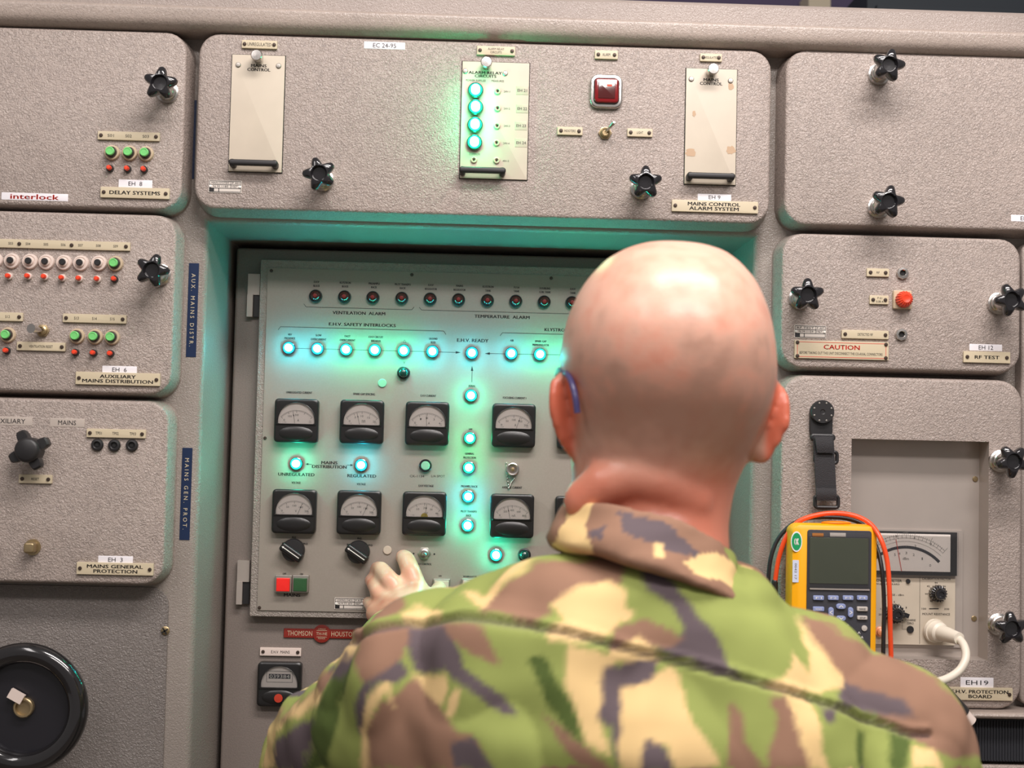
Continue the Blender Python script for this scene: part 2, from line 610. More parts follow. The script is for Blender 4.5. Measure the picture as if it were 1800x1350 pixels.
def lamp(parent, px, py, kind, plane, s=1.0):
    """panel indicator: kind teal / green / cyan / red / dark"""
    c = U(px, py, plane - 0.008)
    l = (c.x, plane, c.z)
    k = 'ind_%g' % s
    ring = {'teal': 'teal_ring', 'green': 'teal_ring', 'cyan': 'blue_ring', 'red': 'matte_black', 'dark': 'matte_black'}[kind]
    o = put('indicator_lamp', cached(k + 'b', lambda: MB().lathe([(0.0080 * s, 0), (0.0080 * s, -0.0030 * s), (0.0077 * s, -0.0046 * s), (0.0066 * s, -0.0052 * s), (0.006 * s, -0.0044 * s), (0, -0.0044 * s)], 26)), M[ring], parent, l)
    if kind in ('red', 'dark'):
        mm = 'dark_red_glass' if kind == 'red' else 'dark_green_glass'
        put('lens', cached(k + 'd', lambda: MB().lathe([(0.0062 * s, -0.002 * s), (0.0060 * s, -0.006 * s), (0.0052 * s, -0.0085 * s), (0.0034 * s, -0.0102 * s), (0.0012 * s, -0.0109 * s), (0, -0.011 * s)], 24)), M[mm], o, l)
        if kind == 'red':
            put('filament_window', cached(k + 'w', lambda: MB().lathe([(0.0022 * s, -0.0095 * s), (0.0022 * s, -0.0112 * s), (0, -0.0114 * s)], 12)), M['deep_red'], o, l)
    else:
        mm = {'teal': 'lit_teal', 'green': 'lit_green', 'cyan': 'lit_cyan'}[kind]
        put('lens', cached(k + 'l', lambda: MB().lathe([(0.0049 * s, -0.002 * s), (0.0048 * s, -0.0105 * s), (0.0043 * s, -0.0130 * s), (0.003 * s, -0.0146 * s), (0.001 * s, -0.0152 * s), (0, -0.0152 * s)], 24)), M[mm], o, l)
    return o


def toggle(parent, px, py, plane, m='steel', tilt=(0.5, 0.6), s=1.0, r=0.0078, L=0.020, fat=1.0):
    c = U(px, py, plane - 0.004)
    l = (c.x, plane, c.z)
    b = MB().lathe([(r * s, 0), (r * s, -0.002), (r * .8 * s, -0.0025)], 6).lathe([(r * .72 * s, -0.002), (r * .72 * s, -0.006), (r * .5 * s, -0.007), (r * .42 * s, -0.0055), (0, -0.0055)], 20)
    o = put('toggle_switch', b, M[m], parent, l)
    e = Vector((tilt[0], -1, tilt[1])).normalized() * L
    p = [(0, -0.004, 0), tuple(e * .4 + Vector((0, -.004, 0))), tuple(e * .95 + Vector((0, -.004, 0))), tuple(e + Vector((0, -.0045, 0)))]
    put('lever', MB().tube(p, [0.0014 * fat, 0.0017 * fat, 0.0024 * fat, 0.0015 * fat * fat], 12), M['chrome'], o, l)
    return o


def id_plate(parent, px, py, w, h, texts, plane=F):
    """small engraved maker's record plate with black boxes"""
    c = U(px, py, plane)
    W_, H_ = PX(w, plane), PX(h, plane)
    l = (c.x, plane, c.z)
    o = put('record_plate', MB().rrect(W_, H_, 0.0004, 0.0008), M['record_metal'], parent, l)
    b = MB()
    y = -0.0010
    t = 0.0005
    x0, x1, z0, z1 = -W_ / 2 + t * 2, W_ / 2 - t * 2, -H_ / 2 + t * 2, H_ / 2 - t * 2
    for k in range(4):
        z = z0 + (z1 - z0) * k / 3
        seg(b, x0, z, x1, z, t * 1.2, y)
    for x in (x0, x1):
        seg(b, x, z0, x, z1, t, y)
    xa = x0 + (x1 - x0) * .68
    seg(b, xa, z0 + (z1 - z0) / 3, xa, z1, t, y)
    r = (z1 - z0) / 3
    seg(b, x0, z0 + r / 2, x0 + r * 1.3, z0 + r / 2, r, y)
    seg(b, x0 + (x1 - x0) * .3, z0, x0 + (x1 - x0) * .3, z0 + r, t * 1.6, y)
    letter(b, texts[0], x0 + (x1 - x0) * .34, z1 - r / 2, (x1 - x0) * .56, r * .5, y)
    letter(b, texts[1], x0 + (x1 - x0) * .84, z1 - r / 2, (x1 - x0) * .24, r * .5, y)
    letter(b, texts[2], x0 + (x1 - x0) * .36, z1 - r * 1.5, (x1 - x0) * .48, r * .5, y)
    letter(b, texts[3], x0 + (x1 - x0) * .80, z1 - r * 1.5, (x1 - x0) * .18, r * .5, y)
    put('lettering', b, M['ink'], o, l)
    for sx in (-1, 1):
        put('rivet', cached('rivet', lambda: MB().lathe([(0.0016, 0), (0.0014, -0.0008), (0, -0.0012)], 12)), M['white_ink'], o, (c.x + sx * (W_ / 2 - 0.002), plane - 0.0008, c.z))
    return o


def panel_unit(name, label, x0, y0, x1, y1, xr, r=0.024, cat='equipment unit'):
    """front unit proud of the rack plane; pixel rectangle of its face"""
    ym = (y0 + y1) / 2
    a, b = U(x0, ym, F), U(x1, ym, F)
    a.z, b.z = U(xr, y0, F).z, U(xr, y1, F).z
    w, h = b.x - a.x, a.z - b.z
    c = ((a.x + b.x) / 2, RP, (a.z + b.z) / 2)
    t = thing(name, label, cat, c)
    put('front_cover', MB().rrect(w, h, r, RP - F, 0.004, 0, draft=0.004), M['face'], t, c)
    return t


# ================================================================== SETTING
b = MB(); b.box(0, -0.5, -0.05, 7, 7, 0.1)
o = put('floor', b, M['floor']); o['kind'] = 'structure'
b = MB(); b.box(-1.0, 2.05, 1.5, 5.37, 0.1, 3.4)
o = put('wall_back', b, M['purple']); o['kind'] = 'structure'

# rack frame with the deep central recess
aL, aR = U(366, 393, RP), U(1326, 420, RP)
ox0, ox1, oz1 = aL.x, aR.x, U(850, 404, RP).z
oz0 = 0.10
b = MB()


def rect_ring(x0, z0, x1, z1, y, k=6):
    P = []
    for a, c in (((x0, z0), (x1, z0)), ((x1, z0), (x1, z1)), ((x1, z1), (x0, z1)), ((x0, z1), (x0, z0))):
        for i in range(k):
            P.append((a[0] + (c[0] - a[0]) * i / k, y, a[1] + (c[1] - a[1]) * i / k))
    return P


TOPZ = U(900, -8, RP + 0.015).z
rg = [rect_ring(-1.15, 0.02, 1.15, TOPZ - 0.035, 0.55), rect_ring(-1.15, 0.02, 1.15, TOPZ - 0.035, RP)]
e = 0.010
for k in range(5):
    a = R_(90 * k / 4)
    ins = -e + e * math.sin(a)
    rg.append(rect_ring(ox0 + ins, oz0 + ins, ox1 - ins, oz1 - ins + (0.009 if k < 4 else 0) * 0, RP + e - e * math.cos(a)))
tp = 0.011
rg.append(rect_ring(ox0 + tp, oz0 + tp, ox1 - tp, oz1 - tp * .6, BK))
b.rings(rg, True, False)
rack = thing('equipment_rack', 'tall grey-beige enamelled steel rack holding all the front units around a deep recess', 'equipment rack', (0, 0.3, 0))
put('frame', b, M['stile'], rack, (0, 0, 0))
put('recess_lining', MB().box((ox0 + ox1) / 2, BK + 0.004, (oz0 + oz1) / 2, ox1 - ox0, 0.006, oz1 - oz0), M['void'], rack, (0, 0, 0), label='black void around the recessed door')
# top rails
zA = U(900, 26, -0.012).z       # top of the half-round roll
zB = U(900, 67, -0.012).z       # its underside
b = MB()
prof = [(0.05, zB), (0.02, zB)]
for k in range(9):
    a = R_(-90 + 90 * k / 8)
    prof.append((0.006 - 0.017 * math.cos(a), zB + 0.013 + 0.013 * math.sin(a)))
for k in range(7):
    a = R_(90 * k / 6)
    prof.append((-0.0065 - 0.0055 * math.cos(a), zA - 0.0055 + 0.0055 * math.sin(a)))
prof += [(0.05, zA)]
vs = [[(x, y, z) for y, z in prof] for x in (-1.18, 1.18)]
b.rings(vs)
put('rounded_rail', b, M['rail'], rack, (0, 0, 0), label='rounded moulding along the rack top')
b = MB()
zt = U(1575, 13, 0.02).z
prof = [(0.55, zA - 0.006), (0.018, zA - 0.006), (0.018, zt - 0.006), (0.0215, zt - 0.002), (0.026, zt), (0.55, zt)]
b.rings([[(x, y, z) for y, z in prof] for x in (-1.18, 1.18)])
put('top_fascia', b, M['fine'], rack, (0, 0, 0))

# things glimpsed above the rack top
c0 = U(1440, 4, 1.9)
t = put('pillar', MB().box(0, 0, 1.4, 0.055, 0.10, 2.8), M['cream_wall'], None, (c0.x, 1.945, 0)); t['kind'] = 'structure'; t.name = 'trim_1'
c1 = U(1470, 4, 1.5)
t = thing('storage_cabinet', 'dark slate cabinet standing beyond the top right of the rack', 'cabinet', (c1.x + 0.6, 1.3, 0))
put('body', MB().box(c1.x + 0.6, 1.5, 1.3, 1.2, 0.5, 2.60), M['slate'], t, (0, 0, 0))
put('door', MB().box(c1.x + 0.3, 1.24, 1.3, 0.57, 0.018, 2.5), M['slate'], t, (0, 0, 0))
put('door', MB().box(c1.x + 0.9, 1.24, 1.3, 0.57, 0.018, 2.5), M['slate'], t, (0, 0, 0))
M_s = (0.012, 0.01)


# ================================================================== LEFT COLUMN
u1 = panel_unit('delay_systems_unit', 'grey unit at upper left with a red interlock sticker and DELAY SYSTEMS plate', -420, 53, 324, 366, 200)
star_knob(u1, 281, 146, -12)
plate(u1, 226, 239, 108, 15, [('S01', -31, 0, 11, 5), ('S02', 0, 0, 11, 5), ('S03', 30, 0, 11, 5)])
for x, y in ((194, 266), (225, 267), (254, 268)):
    push_button(u1, x, y, 'green')
for x, y in ((192, 295), (223, 296), (252, 297)):
    red_pin(u1, x, y)
sticker(u1, 238, 323, 59, 14, 'EH  8', 24, 7.5)
plate(u1, 237, 339, 120, 19, [('DELAY SYSTEMS', 0, 0, 88, 6.5)], weight=0.013)
sticker(u1, 61, 346, 116, 13, 'interlock', 84, 9, ink='red_ink', weight=0.013)

u2 = panel_unit('auxiliary_distribution_unit', 'grey unit at left with rows of breaker buttons and AUXILIARY MAINS DISTRIBUTION plate', -430, 375.6, 306, 692, 200)
star_knob(u2, 267, 475, -1)
c = [('S03', 20), ('S04', 50), ('S05', 81), ('S06', 111), ('S07', 141), ('S08', 172), ('S09', 202)]
plate(u2, 100, 430, 254, 15, [(s, x - 100, 0, 8, 4.5) for s, x in c], scr_px=7)
for x, y in ((34, 428.5), (126, 431)):
    p = U(x, y, -0.003); screw(u2, p.x, -0.003, p.z, 0.0021)
for x, y in ((-13, 456), (17, 457), (49, 458), (78, 459), (109, 460), (139, 461), (171, 461)):
    push_button(u2, x, y, 'white')
push_button(u2, 200, 462, 'green')
for x, y in ((-16, 484), (14, 485), (48, 485), (77, 486), (108, 488), (138, 489), (170, 490)):
    red_pin(u2, x, y, 'white_ring')
red_pin(u2, 200, 490)
plate(u2, -10, 556, 98, 15, [('S11', -22, 0, 8, 4.5), ('S12', 23, 0, 8, 4.5)])
push_button(u2, 10, 588, 'green')
push_button(u2, -22, 587, 'green')
red_pin(u2, 10, 616)
red_pin(u2, -22, 615)
o = toggle(u2, 74, 581, F, 'brass', (-.5, .05), 1.0, r=0.0075, L=0.017, fat=1.9)
plate(u2, 72, 609, 84, 15, [('VENTILATION RESET', 0, 0, 41, 4.5)])
plate(u2, 166, 560, 110, 15, [('S13', -31, 0, 8, 5), ('S14', 0, 0, 8, 5), ('S15', 31, 0, 8, 5)])
for x, y in ((132, 590), (164, 591), (194, 592)):
    push_button(u2, x, y, 'green')
for x, y in ((131, 619), (163, 620), (193, 621)):
    red_pin(u2, x, y)
sticker(u2, 210, 650, 60, 13, 'EH  6', 25, 7.5)
plate(u2, 207, 666, 146, 22, [('AUXILIARY', 0, -4, 62, 6), ('MAINS DISTRIBUTION', 0, 4.2, 122, 6)], weight=0.013)

u3 = panel_unit('general_protection_unit', 'grey unit at left with a four-lobed black knob and MAINS GENERAL PROTECTION plate', -440, 704, 292.5, 1027, 200)


def clover():
    b = MB()
    R = []
    n = 72
    for hh, base, amp in ((0, 0.013, 0.0), (0.002, 0.0135, 0.0085), (0.004, 0.0135, 0.0095), (0.013, 0.0135, 0.0095), (0.015, 0.013, 0.008), (0.0152, 0.012, 0)):
        ring = []
        for k in range(n):
            t = 2 * PI * k / n
            f = min(1, max(0, math.cos(4 * t) * 1.1 + 0.25)) if amp else 0
            ring.append(((base + amp * f) * math.cos(t), -hh, (base + amp * f) * math.sin(t)))
        R.append(ring)
    b.rings(R)
    return b


c = U(49, 791, -0.03)
kn = put('lobed_knob', clover(), M['matte_black'], u3, (c.x, -0.014, c.z), (0, R_(-28), 0))
put('knob_cap', MB().lathe([(0.0138, 0), (0.0138, -0.019), (0.0125, -0.0215), (0.010, -0.023), (0, -0.0235)], 32), M['matte_black'], kn, (c.x, -0.014, c.z))
put('spindle', MB().lathe([(0.009, 0.014), (0.009, -0.002)], 20), M['matte_black'], kn, (c.x, -0.014, c.z))
sticker(u3, 14, 740, 84, 15, 'AUXILIARY', 60, 8, mat_='clear_tape')
sticker(u3, 118, 743, 60, 15, 'MAINS', 31, 8, mat_='clear_tape')
plate(u3, 62, 842, 57, 15, [('RESET', 0, 0, 13, 4.5)], scr_px=6)
plate(u3, 204, 762, 102, 15, [('TP01', -30, 0, 11, 5), ('TP02', -1, 0, 11, 5), ('TP03', 29, 0, 11, 5)])
for x, y in ((170, 782), (200, 783), (231, 783)):
    jack(u3, x, y, F)
c = U(52, 963, -0.012)
put('square_stud', MB().lathe([(0.009, 0), (0.009, -0.0015)], 20).rrect(0.0115, 0.0115, 0.003, 0.016, 0.002), M['brass'], u3, (c.x, F, c.z))
sticker(u3, 203, 984, 60, 13, 'EH  3', 25, 7.5)
plate(u3, 202, 1000, 132, 21, [('MAINS GENERAL', 0, -4, 96, 6), ('PROTECTION', 1, 4.2, 75, 6)], weight=0.013)

# flush variac panel with the hand wheel
a, bb = U(-440, 1033, RP - 0.003), U(297, 1033, RP - 0.003)
zt_ = U(200, 1031, RP - 0.003).z
w, h = bb.x - a.x, zt_ - 0.62
cc = ((a.x + bb.x) / 2, RP, zt_ - h / 2)
u4 = thing('handwheel_unit', 'thin coarse-textured grey panel at lower left behind the black handwheel', 'panel', cc)
put('front_plate', MB().rrect(w, h, 0.02, 0.003, 0.0006), M['dark_plate'], u4, cc)
c = U(290, 1109, 0.03)
s_ = screw(u4, c.x, RP - 0.003, c.z, 0.0050, 'brass')
put('slot', slot_mesh(0.005), M['void'], s_, (c.x, RP - 0.0055, c.z))
c = U(43, 1243, -0.035)
hw = thing('handwheel', 'large glossy black handwheel with a white pointer tab at lower left', 'handwheel', (c.x, RP - 0.003, c.z))
L_ = (c.x, 0.0, c.z)
Rw = PX(112, -0.04)
b = MB()
tor = []
for k in range(17):
    a = 2 * PI * k / 16
    tor.append((Rw - 0.011 + 0.011 * math.cos(a), -0.040 + 0.011 * math.sin(a)))
n = 72
b.rings([[(r * math.cos(2 * PI * j / n), y, r * math.sin(2 * PI * j / n)) for j in range(n)] for r, y in tor], False, False)
put('rim', b, M['handwheel'], hw, L_)
put('dish', MB().lathe([(Rw - 0.014, -0.034), (Rw - 0.018, -0.030), (0.047, -0.020), (0.036, -0.022), (0.034, -0.030), (0.030, -0.032), (0.029, -0.030), (0, -0.030)], 64), M['handwheel_dish'], hw, L_)
put('hub', MB().lathe([(0.030, RP - 0.002), (0.030, -0.02), (0.026, -0.0315), (0.010, -0.0325), (0, -0.0325)], 40), M['matte_black'], hw, L_)
put('hub_ring', MB().lathe([(0.0108, -0.031), (0.0108, -0.040), (0.0098, -0.041), (0.0082, -0.041), (0.0080, -0.0365), (0, -0.0365)], 32), M['brass'], hw, L_)
put('pointer_tab', MB().box(-0.0125, -0.040, 0.0075, 0.016, 0.006, 0.0105, Matrix.Rotation(R_(28), 4, 'Y')), M['white_ring'], hw, L_, label='off-white pointer tab')

# ================================================================== CENTRE TOP
um = panel_unit('alarm_system_unit', 'wide grey unit across the top with plug-in modules and MAINS CONTROL ALARM SYSTEM plate', 345, 73, 1355, 380, 850)
plate(um, 456, 78, 62, 14.5, [('UNREGULATED', 0, 0, 42, 6)], scr_px=5)
sticker(um, 676, 80, 73, 13, 'EC 24-95', 41, 8)
id_plate(um, 396, 328, 58, 22, ('MAIN SYSTEM', 'P 401', 'N M 1185', '1067'))
star_knob(um, 561, 305, -36)
star_knob(um, 1135, 320, 0 - 18)
plate(um, 872, 89, 68, 16, [('ALARM RELAY', 0, -3, 29, 4), ('CIRCUITS', 0, 3, 20, 4)], scr_px=5.5)
plate(um, 1066, 96, 41, 15.5, [('ALARM', 0, 0, 14, 5)], scr_px=6)
plate(um, 1002, 230, 45, 14.5, [('HOOTERS', 0, 0, 20, 4.5)], scr_px=6.5)
plate(um, 1125, 233, 45, 14.5, [('LIGHT', 0, 0, 11, 4.5)], scr_px=6)
plate(um, 1250, 101, 39, 14, [('REGULATED', 0, 0, 24, 4)], scr_px=5.5)
sticker(um, 1256, 347, 60, 12, 'EH 9', 21, 7)
plate(um, 1257, 363, 154, 21, [('MAINS CONTROL', -2, -4, 93, 6.2), ('ALARM SYSTEM', -2, 4, 88, 6.2)], weight=0.013, scr_px=6)
# square alarm lamp
c = U(1066, 160, -0.006)
l = (c.x, F, c.z)
sq = put('alarm_lamp', MB().rrect(PX(58, 0), PX(61, 0), 0.0095, 0.006, 0.002), M['chrome'], um, l)
put('lens_frame', MB().rrect(PX(46, 0), PX(48, 0), 0.006, 0.0072, 0.0008), M['matte_black'], sq, l)
put('lens', MB().rrect(PX(43, 0), PX(44, 0), 0.004, 0.0095, 0.002), M['red_glass'], sq, l)
put('lens_centre', MB().rrect(PX(30, 0), PX(29, 0), 0.001, 0.0102, 0.0004), M['dark_red_glass'], sq, l)
put('lens_label', MB().rrect(PX(9, 0), PX(3.5, 0), 0.0002, 0.0106, 0, cx=0.003, cz=0.0055), M['red_cap'], sq, l)
toggle(um, 1064, 233, F, 'brass', (.5, .5))
# scratches along the lower edge
b = MB()
for k in range(46):
    x = 480 + k * 2.9 + random.uniform(-2, 2)
    p = U(x, 355 + (x - 480) * .03 + random.uniform(-4, 4), F)
    a = random.uniform(0, PI)
    l_ = random.uniform(.0006, .0022)
    seg(b, p.x, p.z, p.x + l_ * math.cos(a), p.z + l_ * math.sin(a), 0.0005, -0.0003)
o = put('paint_scratches', b, M['smudge'], um, (0, 0, 0)); o['kind'] = 'stuff'


def bail_handle(parent, px, py, w, m='matte_black', plane=F):
    c = U(px, py, plane - 0.014)
    W_ = PX(w, plane - 0.014)
    b = MB()
    b.rrect(W_, 0.0065, 0.0028, 0.006, 0.002, y0=-0.011)
    for s in (-1, 1):
        b.rrect(0.007, 0.0085, 0.003, 0.0165, 0.003, cx=s * (W_ / 2 - 0.0038), cz=-0.0004)
    return put('pull_handle', b, M[m], parent, (c.x, plane, c.z))


def module(label, px, py, w, h, sknob, scr, handle, hm='matte_black'):
    c = U(px, py, F)
    W_, H_ = PX(w, 0), PX(h, 0)
    t = thing('plug_in_module', label, 'module', (c.x, F, c.z), 'cream plug-in modules of the top unit')
    l = (c.x, F, c.z)
    put('slot_edge', MB().rrect(W_ + 0.0016, H_ + 0.0016, 0.0006, 0.0006), M['void'], t, l)
    put('front_plate', MB().rrect(W_, H_, 0.0004, 0.0022, 0.0002), M['cream'], t, l)
    k = U(sknob[0], sknob[1], -0.018)
    put('thumb_screw', cached('thumb', lambda: MB().lathe([(0.0045, -0.002), (0.0045, -0.006), (0.0062, -0.0065), (0.0064, -0.0185), (0.0056, -0.0196), (0, -0.0198)], 26)), M['chrome'], t, (k.x, F, k.z))
    for x, y in scr:
        p = U(x, y, -0.002)
        screw(t, p.x, -0.0022, p.z, 0.003, 'steel')
    bail_handle(t, *handle, hm)
    return t


def print_on(parent, plane, items, m='ink', name='lettering', extra=None):
    """items: text, px, py, w, h [, weight]"""
    b = MB()
    for it in items:
        p = U(it[1], it[2], plane)
        letter(b, it[0], p.x, p.z, PX(it[3], plane), PX(it[4], plane), plane - 0.0002, it[5] if len(it) > 5 else 0.012)
    if extra:
        for x0, y0, x1, y1, th in extra:
            p, q = U(x0, y0, plane), U(x1, y1, plane)
            seg(b, p.x, p.z, q.x, q.z, PX(th, plane), plane - 0.0002)
    return put(name, b, M[m], parent, (0, 0, 0))


FM = -0.0022
m1 = module('cream MAINS CONTROL plug-in module below the UNREGULATED plate, clean and with a glossy black handle', 452, 200, 93, 208, (451, 97), ((419, 114), (490, 116)), (445, 286, 86))
print_on(m1, FM, [('MAINS', 455, 115.5, 27, 5.5, .013), ('CONTROL', 455, 122.5, 40, 5.5, .013)])
m3 = module('cream MAINS CONTROL plug-in module below the REGULATED plate, with chipped brown patches', 1249, 223, 91, 208, (1254, 121), ((1215, 139), (1284, 142)), (1250, 309, 86))
print_on(m3, FM, [('MAINS', 1250, 140.5, 27, 5.5, .013), ('CONTROL', 1250, 147, 40, 5.5, .013)])


def blotch(parent, px, py, rx, ry, m, seed, plane):
    b = MB()
    P = []
    for k in range(22):
        a = 2 * PI * k / 22
        r = 1 + .45 * noise.noise(Vector((math.cos(a) * 2, math.sin(a) * 2, seed)))
        p = U(px + rx * r * math.cos(a), py + ry * r * math.sin(a), plane)
        P.append((p.x, plane - 0.0002, p.z))
    b.add(P, [tuple(range(22))])
    put('worn_patch', b, M[m], parent, (0, 0, 0))


blotch(m3, 1214, 268, 9, 7, 'stain', 1, FM)
blotch(m3, 1285, 264, 8, 7, 'stain', 2, FM)
blotch(m3, 1285, 152, 5, 6, 'stain', 5, FM)
blotch(m3, 1220, 200, 3, 5, 'stain', 3, FM)
m2 = module('cream ALARM RELAY CIRCUITS plug-in module with four lit green lamps', 869.5, 212.5, 119, 209, (855, 109), ((818, 125), (888, 129)), (848, 299, 83))
print_on(m2, FM, [('ALARM RELAY', 853, 128, 59, 5, .013), ('CIRCUITS', 853.5, 134, 38, 5, .013), ('POWER SUPPLIES', 836.5, 141.5, 35, 3.6), ('MEASURES', 875, 142.5, 22, 3.6), ('COMMON', 834, 271, 19, 3.8),
                  ('24V-1', 891, 161, 11, 3.4), ('24V-2', 891, 191, 11, 3.4), ('24V-3', 891, 221.5, 11, 3.4), ('24V-4', 890, 252, 11, 3.4), ('40V-5', 889, 283, 11, 3.4)])
for x, y in ((836, 157), (836, 187), (835, 218), (834, 249)):
    lamp(m2, x, y, 'green', FM, 1.12)
for x, y in ((875, 159), (875, 189), (874, 220), (873, 250), (873, 281), (833, 280)):
    jack(m2, x, y, FM, 'ivory', 0.0038, 'void')
for t_, x, y in (('EH 21', 918, 159), ('EH 22', 918, 191), ('EH 23', 916, 221), ('EH 24', 916, 251)):
    sticker(m2, x, y, 22, 16, t_, 17, 5, FM, mat_='cream', kind='sticker')

# ================================================================== RIGHT COLUMN
r1 = panel_unit('blank_unit', 'plain grey unit at upper right with two star knobs and no controls', 1380, 94, 2300, 400, 1600)
star_knob(r1, 1563, 114, -5)
star_knob(r1, 1562, 354, -7)
sticker(r1, 1806, 384, 59, 12, 'EH 11', 25, 7)

r2 = panel_unit('rf_test_unit', 'grey unit at right with a CAUTION plate, a red fluted lamp and RF TEST plate', 1373.5, 415, 1794, 651, 1590)
star_knob(r2, 1420, 518, -18)
star_knob(r2, 1778, 527, -40)
plate(r2, 1543.5, 479, 40, 14.5, [('RF', 0, 0, 5, 3.6)], scr_px=6.5)
plate(r2, 1545.5, 527, 34, 15.5, [('F 01', 1, -3, 8, 3.6), ('0.08 A', 1, 3, 13, 3.6)], scr_px=6)
plate(r2, 1521, 588, 84, 15, [('DETECTED RF', 0, 0, 27, 4.5)], scr_px=6)
plate(r2, 1735, 628, 84, 20, [('RF TEST', 0, 0, 44, 6)], weight=.013, scr_px=6.5)
sticker(r2, 1733, 611, 59, 12, 'EH 12', 26, 7.5)
id_plate(r2, 1424, 583, 57, 23, ('RF TEST', 'P 407', 'N M 1159', '1967'))
cp = plate(r2, 1479.5, 615.5, 168, 32, [('BEFORE TAKING OUT THIS UNIT DISCONNECT THE CO-AXIAL CONNECTORS', -1, 6, 148, 4.6)], scr=False)
p0 = WP[cp]
b = MB()
letter(b, 'CAUTION', 0, PX(5, 0), PX(64, 0), PX(8, 0), -0.0032, 0.025)
hw_, hh_ = PX(79, 0), PX(13, 0)
for q in ((-hw_, hh_, hw_, hh_), (-hw_, -hh_, hw_, -hh_), (-hw_, -hh_, -hw_, hh_), (hw_, -hh_, hw_, hh_)):
    seg(b, *q, 0.0005, -0.0032)
put('warning_lettering', b, M['red_ink'], cp, p0, label='orange-red warning lettering')
for sx in (-1, 1):
    for sz in (-1, 1):
        screw(cp, p0.x + sx * hw_, -0.003, p0.z + sz * PX(12, 0), 0.0021)
for x, y in ((1587, 480), (1585, 588)):
    c = U(x, y, -0.003)
    o = put('coaxial_socket', cached('coax_sock', lambda: MB().lathe([(0.0072, 0), (0.0072, -0.003), (0.0066, -0.004), (0.0042, -0.0042), (0.0034, -0.0035), (0.0034, -0.001), (0, -0.001)], 8)), M['chrome'], r2, (c.x, F, c.z))
    put('socket_hole', cached('sock_hole', lambda: MB().lathe([(0.0033, -0.0012), (0.0033, -0.0016), (0, -0.0016)], 16)), M['void'], o, (c.x, F, c.z))
c = U(1586, 527, -0.003)
l = (c.x, F, c.z)
fl = put('fuse_lamp', MB().rrect(PX(33, 0), PX(33, 0), 0.0015, 0.005, 0.001), M['tan_ring'], r2, l)
put('fluted_cap', MB().lathe([(0.0088, -0.004), (0.0088, -0.012), (0.0075, -0.016), (0.0045, -0.018), (0.003, -0.0175), (0, -0.0172)], 72, rf=lambda t: 1 + 0.07 * math.cos(18 * t), cx=0.0005), M['red_cap'], fl, l)

# EHV protection board: cover with a window
a, bb = U(1371, 950, F), U(1796, 950, F)
a.z, bb.z = U(1590, 664.5, F).z, U(1590, 1244, F).z
w, h = bb.x - a.x, a.z - bb.z
cx_, cz_ = (a.x + bb.x) / 2, (a.z + bb.z) / 2
r3 = thing('protection_board_unit', 'tall grey unit at lower right with open window and PROTECTION BOARD plate', 'equipment unit', (cx_, RP, cz_))
w0, w1 = U(1497, 771, F), U(1736, 1161, F)
WZ = 0.0335
b = MB()
outer = []
base = rr_pts(w, h, 0.026)
# densify straight sides
for i, p in enumerate(base):
    q = base[(i + 1) % len(base)]
    d = math.hypot(q[0] - p[0], q[1] - p[1])
    k = max(1, int(d / 0.01))
    for j in range(k):
        outer.append((p[0] + (q[0] - p[0]) * j / k, p[1] + (q[1] - p[1]) * j / k))


def scaled(ins):
    sx, sz = (w - 2 * ins) / w, (h - 2 * ins) / h
    return [(x * sx, z * sz) for x, z in outer]


def clampi(pts, y):
    return [(min(max(x + cx_, w0.x), w1.x), y, min(max(z + cz_, w1.z), w0.z)) for x, z in pts]


rgs = [[(x + cx_, RP, z + cz_) for x, z in scaled(-0.004)]]
for k in range(5):
    a_ = R_(90 * k / 4)
    rgs.append([(x + cx_, 0.004 - 0.004 * math.sin(a_), z + cz_) for x, z in scaled(0.004 * (1 - math.cos(a_)))])
rgs.append(clampi(outer, F))
b.rings(rgs, False, False)
put('front_cover', b, M['face'], r3, (0, 0, 0))
b = MB()
b.rings([clampi(outer, F), clampi(outer, WZ)], False, False)
put('window_lining', b, M['alu'], r3, (0, 0, 0), label='bare metal lining of the window')
star_knob(r3, 1781, 811, -51, collar='chrome')
star_knob(r3, 1778, 1105, -22, collar='chrome')
sticker(r3, 1717.5, 1200, 59, 18, 'EH19', 40, 8, weight=.005)
plate(r3, 1722, 1220, 118, 22, [('E.H.V. PROTECTION', 0, -4, 101, 6), ('BOARD', 1, 4.2, 41, 6)], weight=.013, scr_px=6)
# aluminium chassis inside the window, in the upper half and around the power meter
PMY = 0.0305
al = U(1497, 760, PMY); ar = U(1722, 1170, PMY)
t0, t1 = U(1430, 927, PMY), U(1691, 1138, PMY)
b = MB()
b.box((w0.x + w1.x) / 2 + 0.0, PMY + 0.0015, (w0.z + t0.z) / 2, w1.x - w0.x, 0.003, w0.z - t0.z)
b.box((t1.x + w1.x) / 2, PMY + 0.0015, (t0.z + t1.z) / 2, w1.x - t1.x, 0.003, t0.z - t1.z)
b.box((w0.x + w1.x) / 2, PMY + 0.0015, (t1.z + w1.z) / 2, w1.x - w0.x, 0.003, t1.z - w1.z)
put('chassis_plate', b, M['alu'], r3, (0, 0, 0), label='bare aluminium plate behind the window')
for x, y in ((1714, 842), (1712, 1087)):
    p = U(x, y, PMY)
    screw(r3, p.x, PMY, p.z, 0.0032, 'brass')

# power meter inside the window
pm = thing('power_meter', 'cream analogue power meter with a wide dial, set in the window behind the multimeter', 'meter', ((w0.x + t1.x) / 2, PMY, (t0.z + t1.z) / 2))
x0, x1 = w0.x + 0.002, t1.x - 0.001
PY = PMY - 0.004


def PB(px, py, y=PY):
    return U(px, py, y)


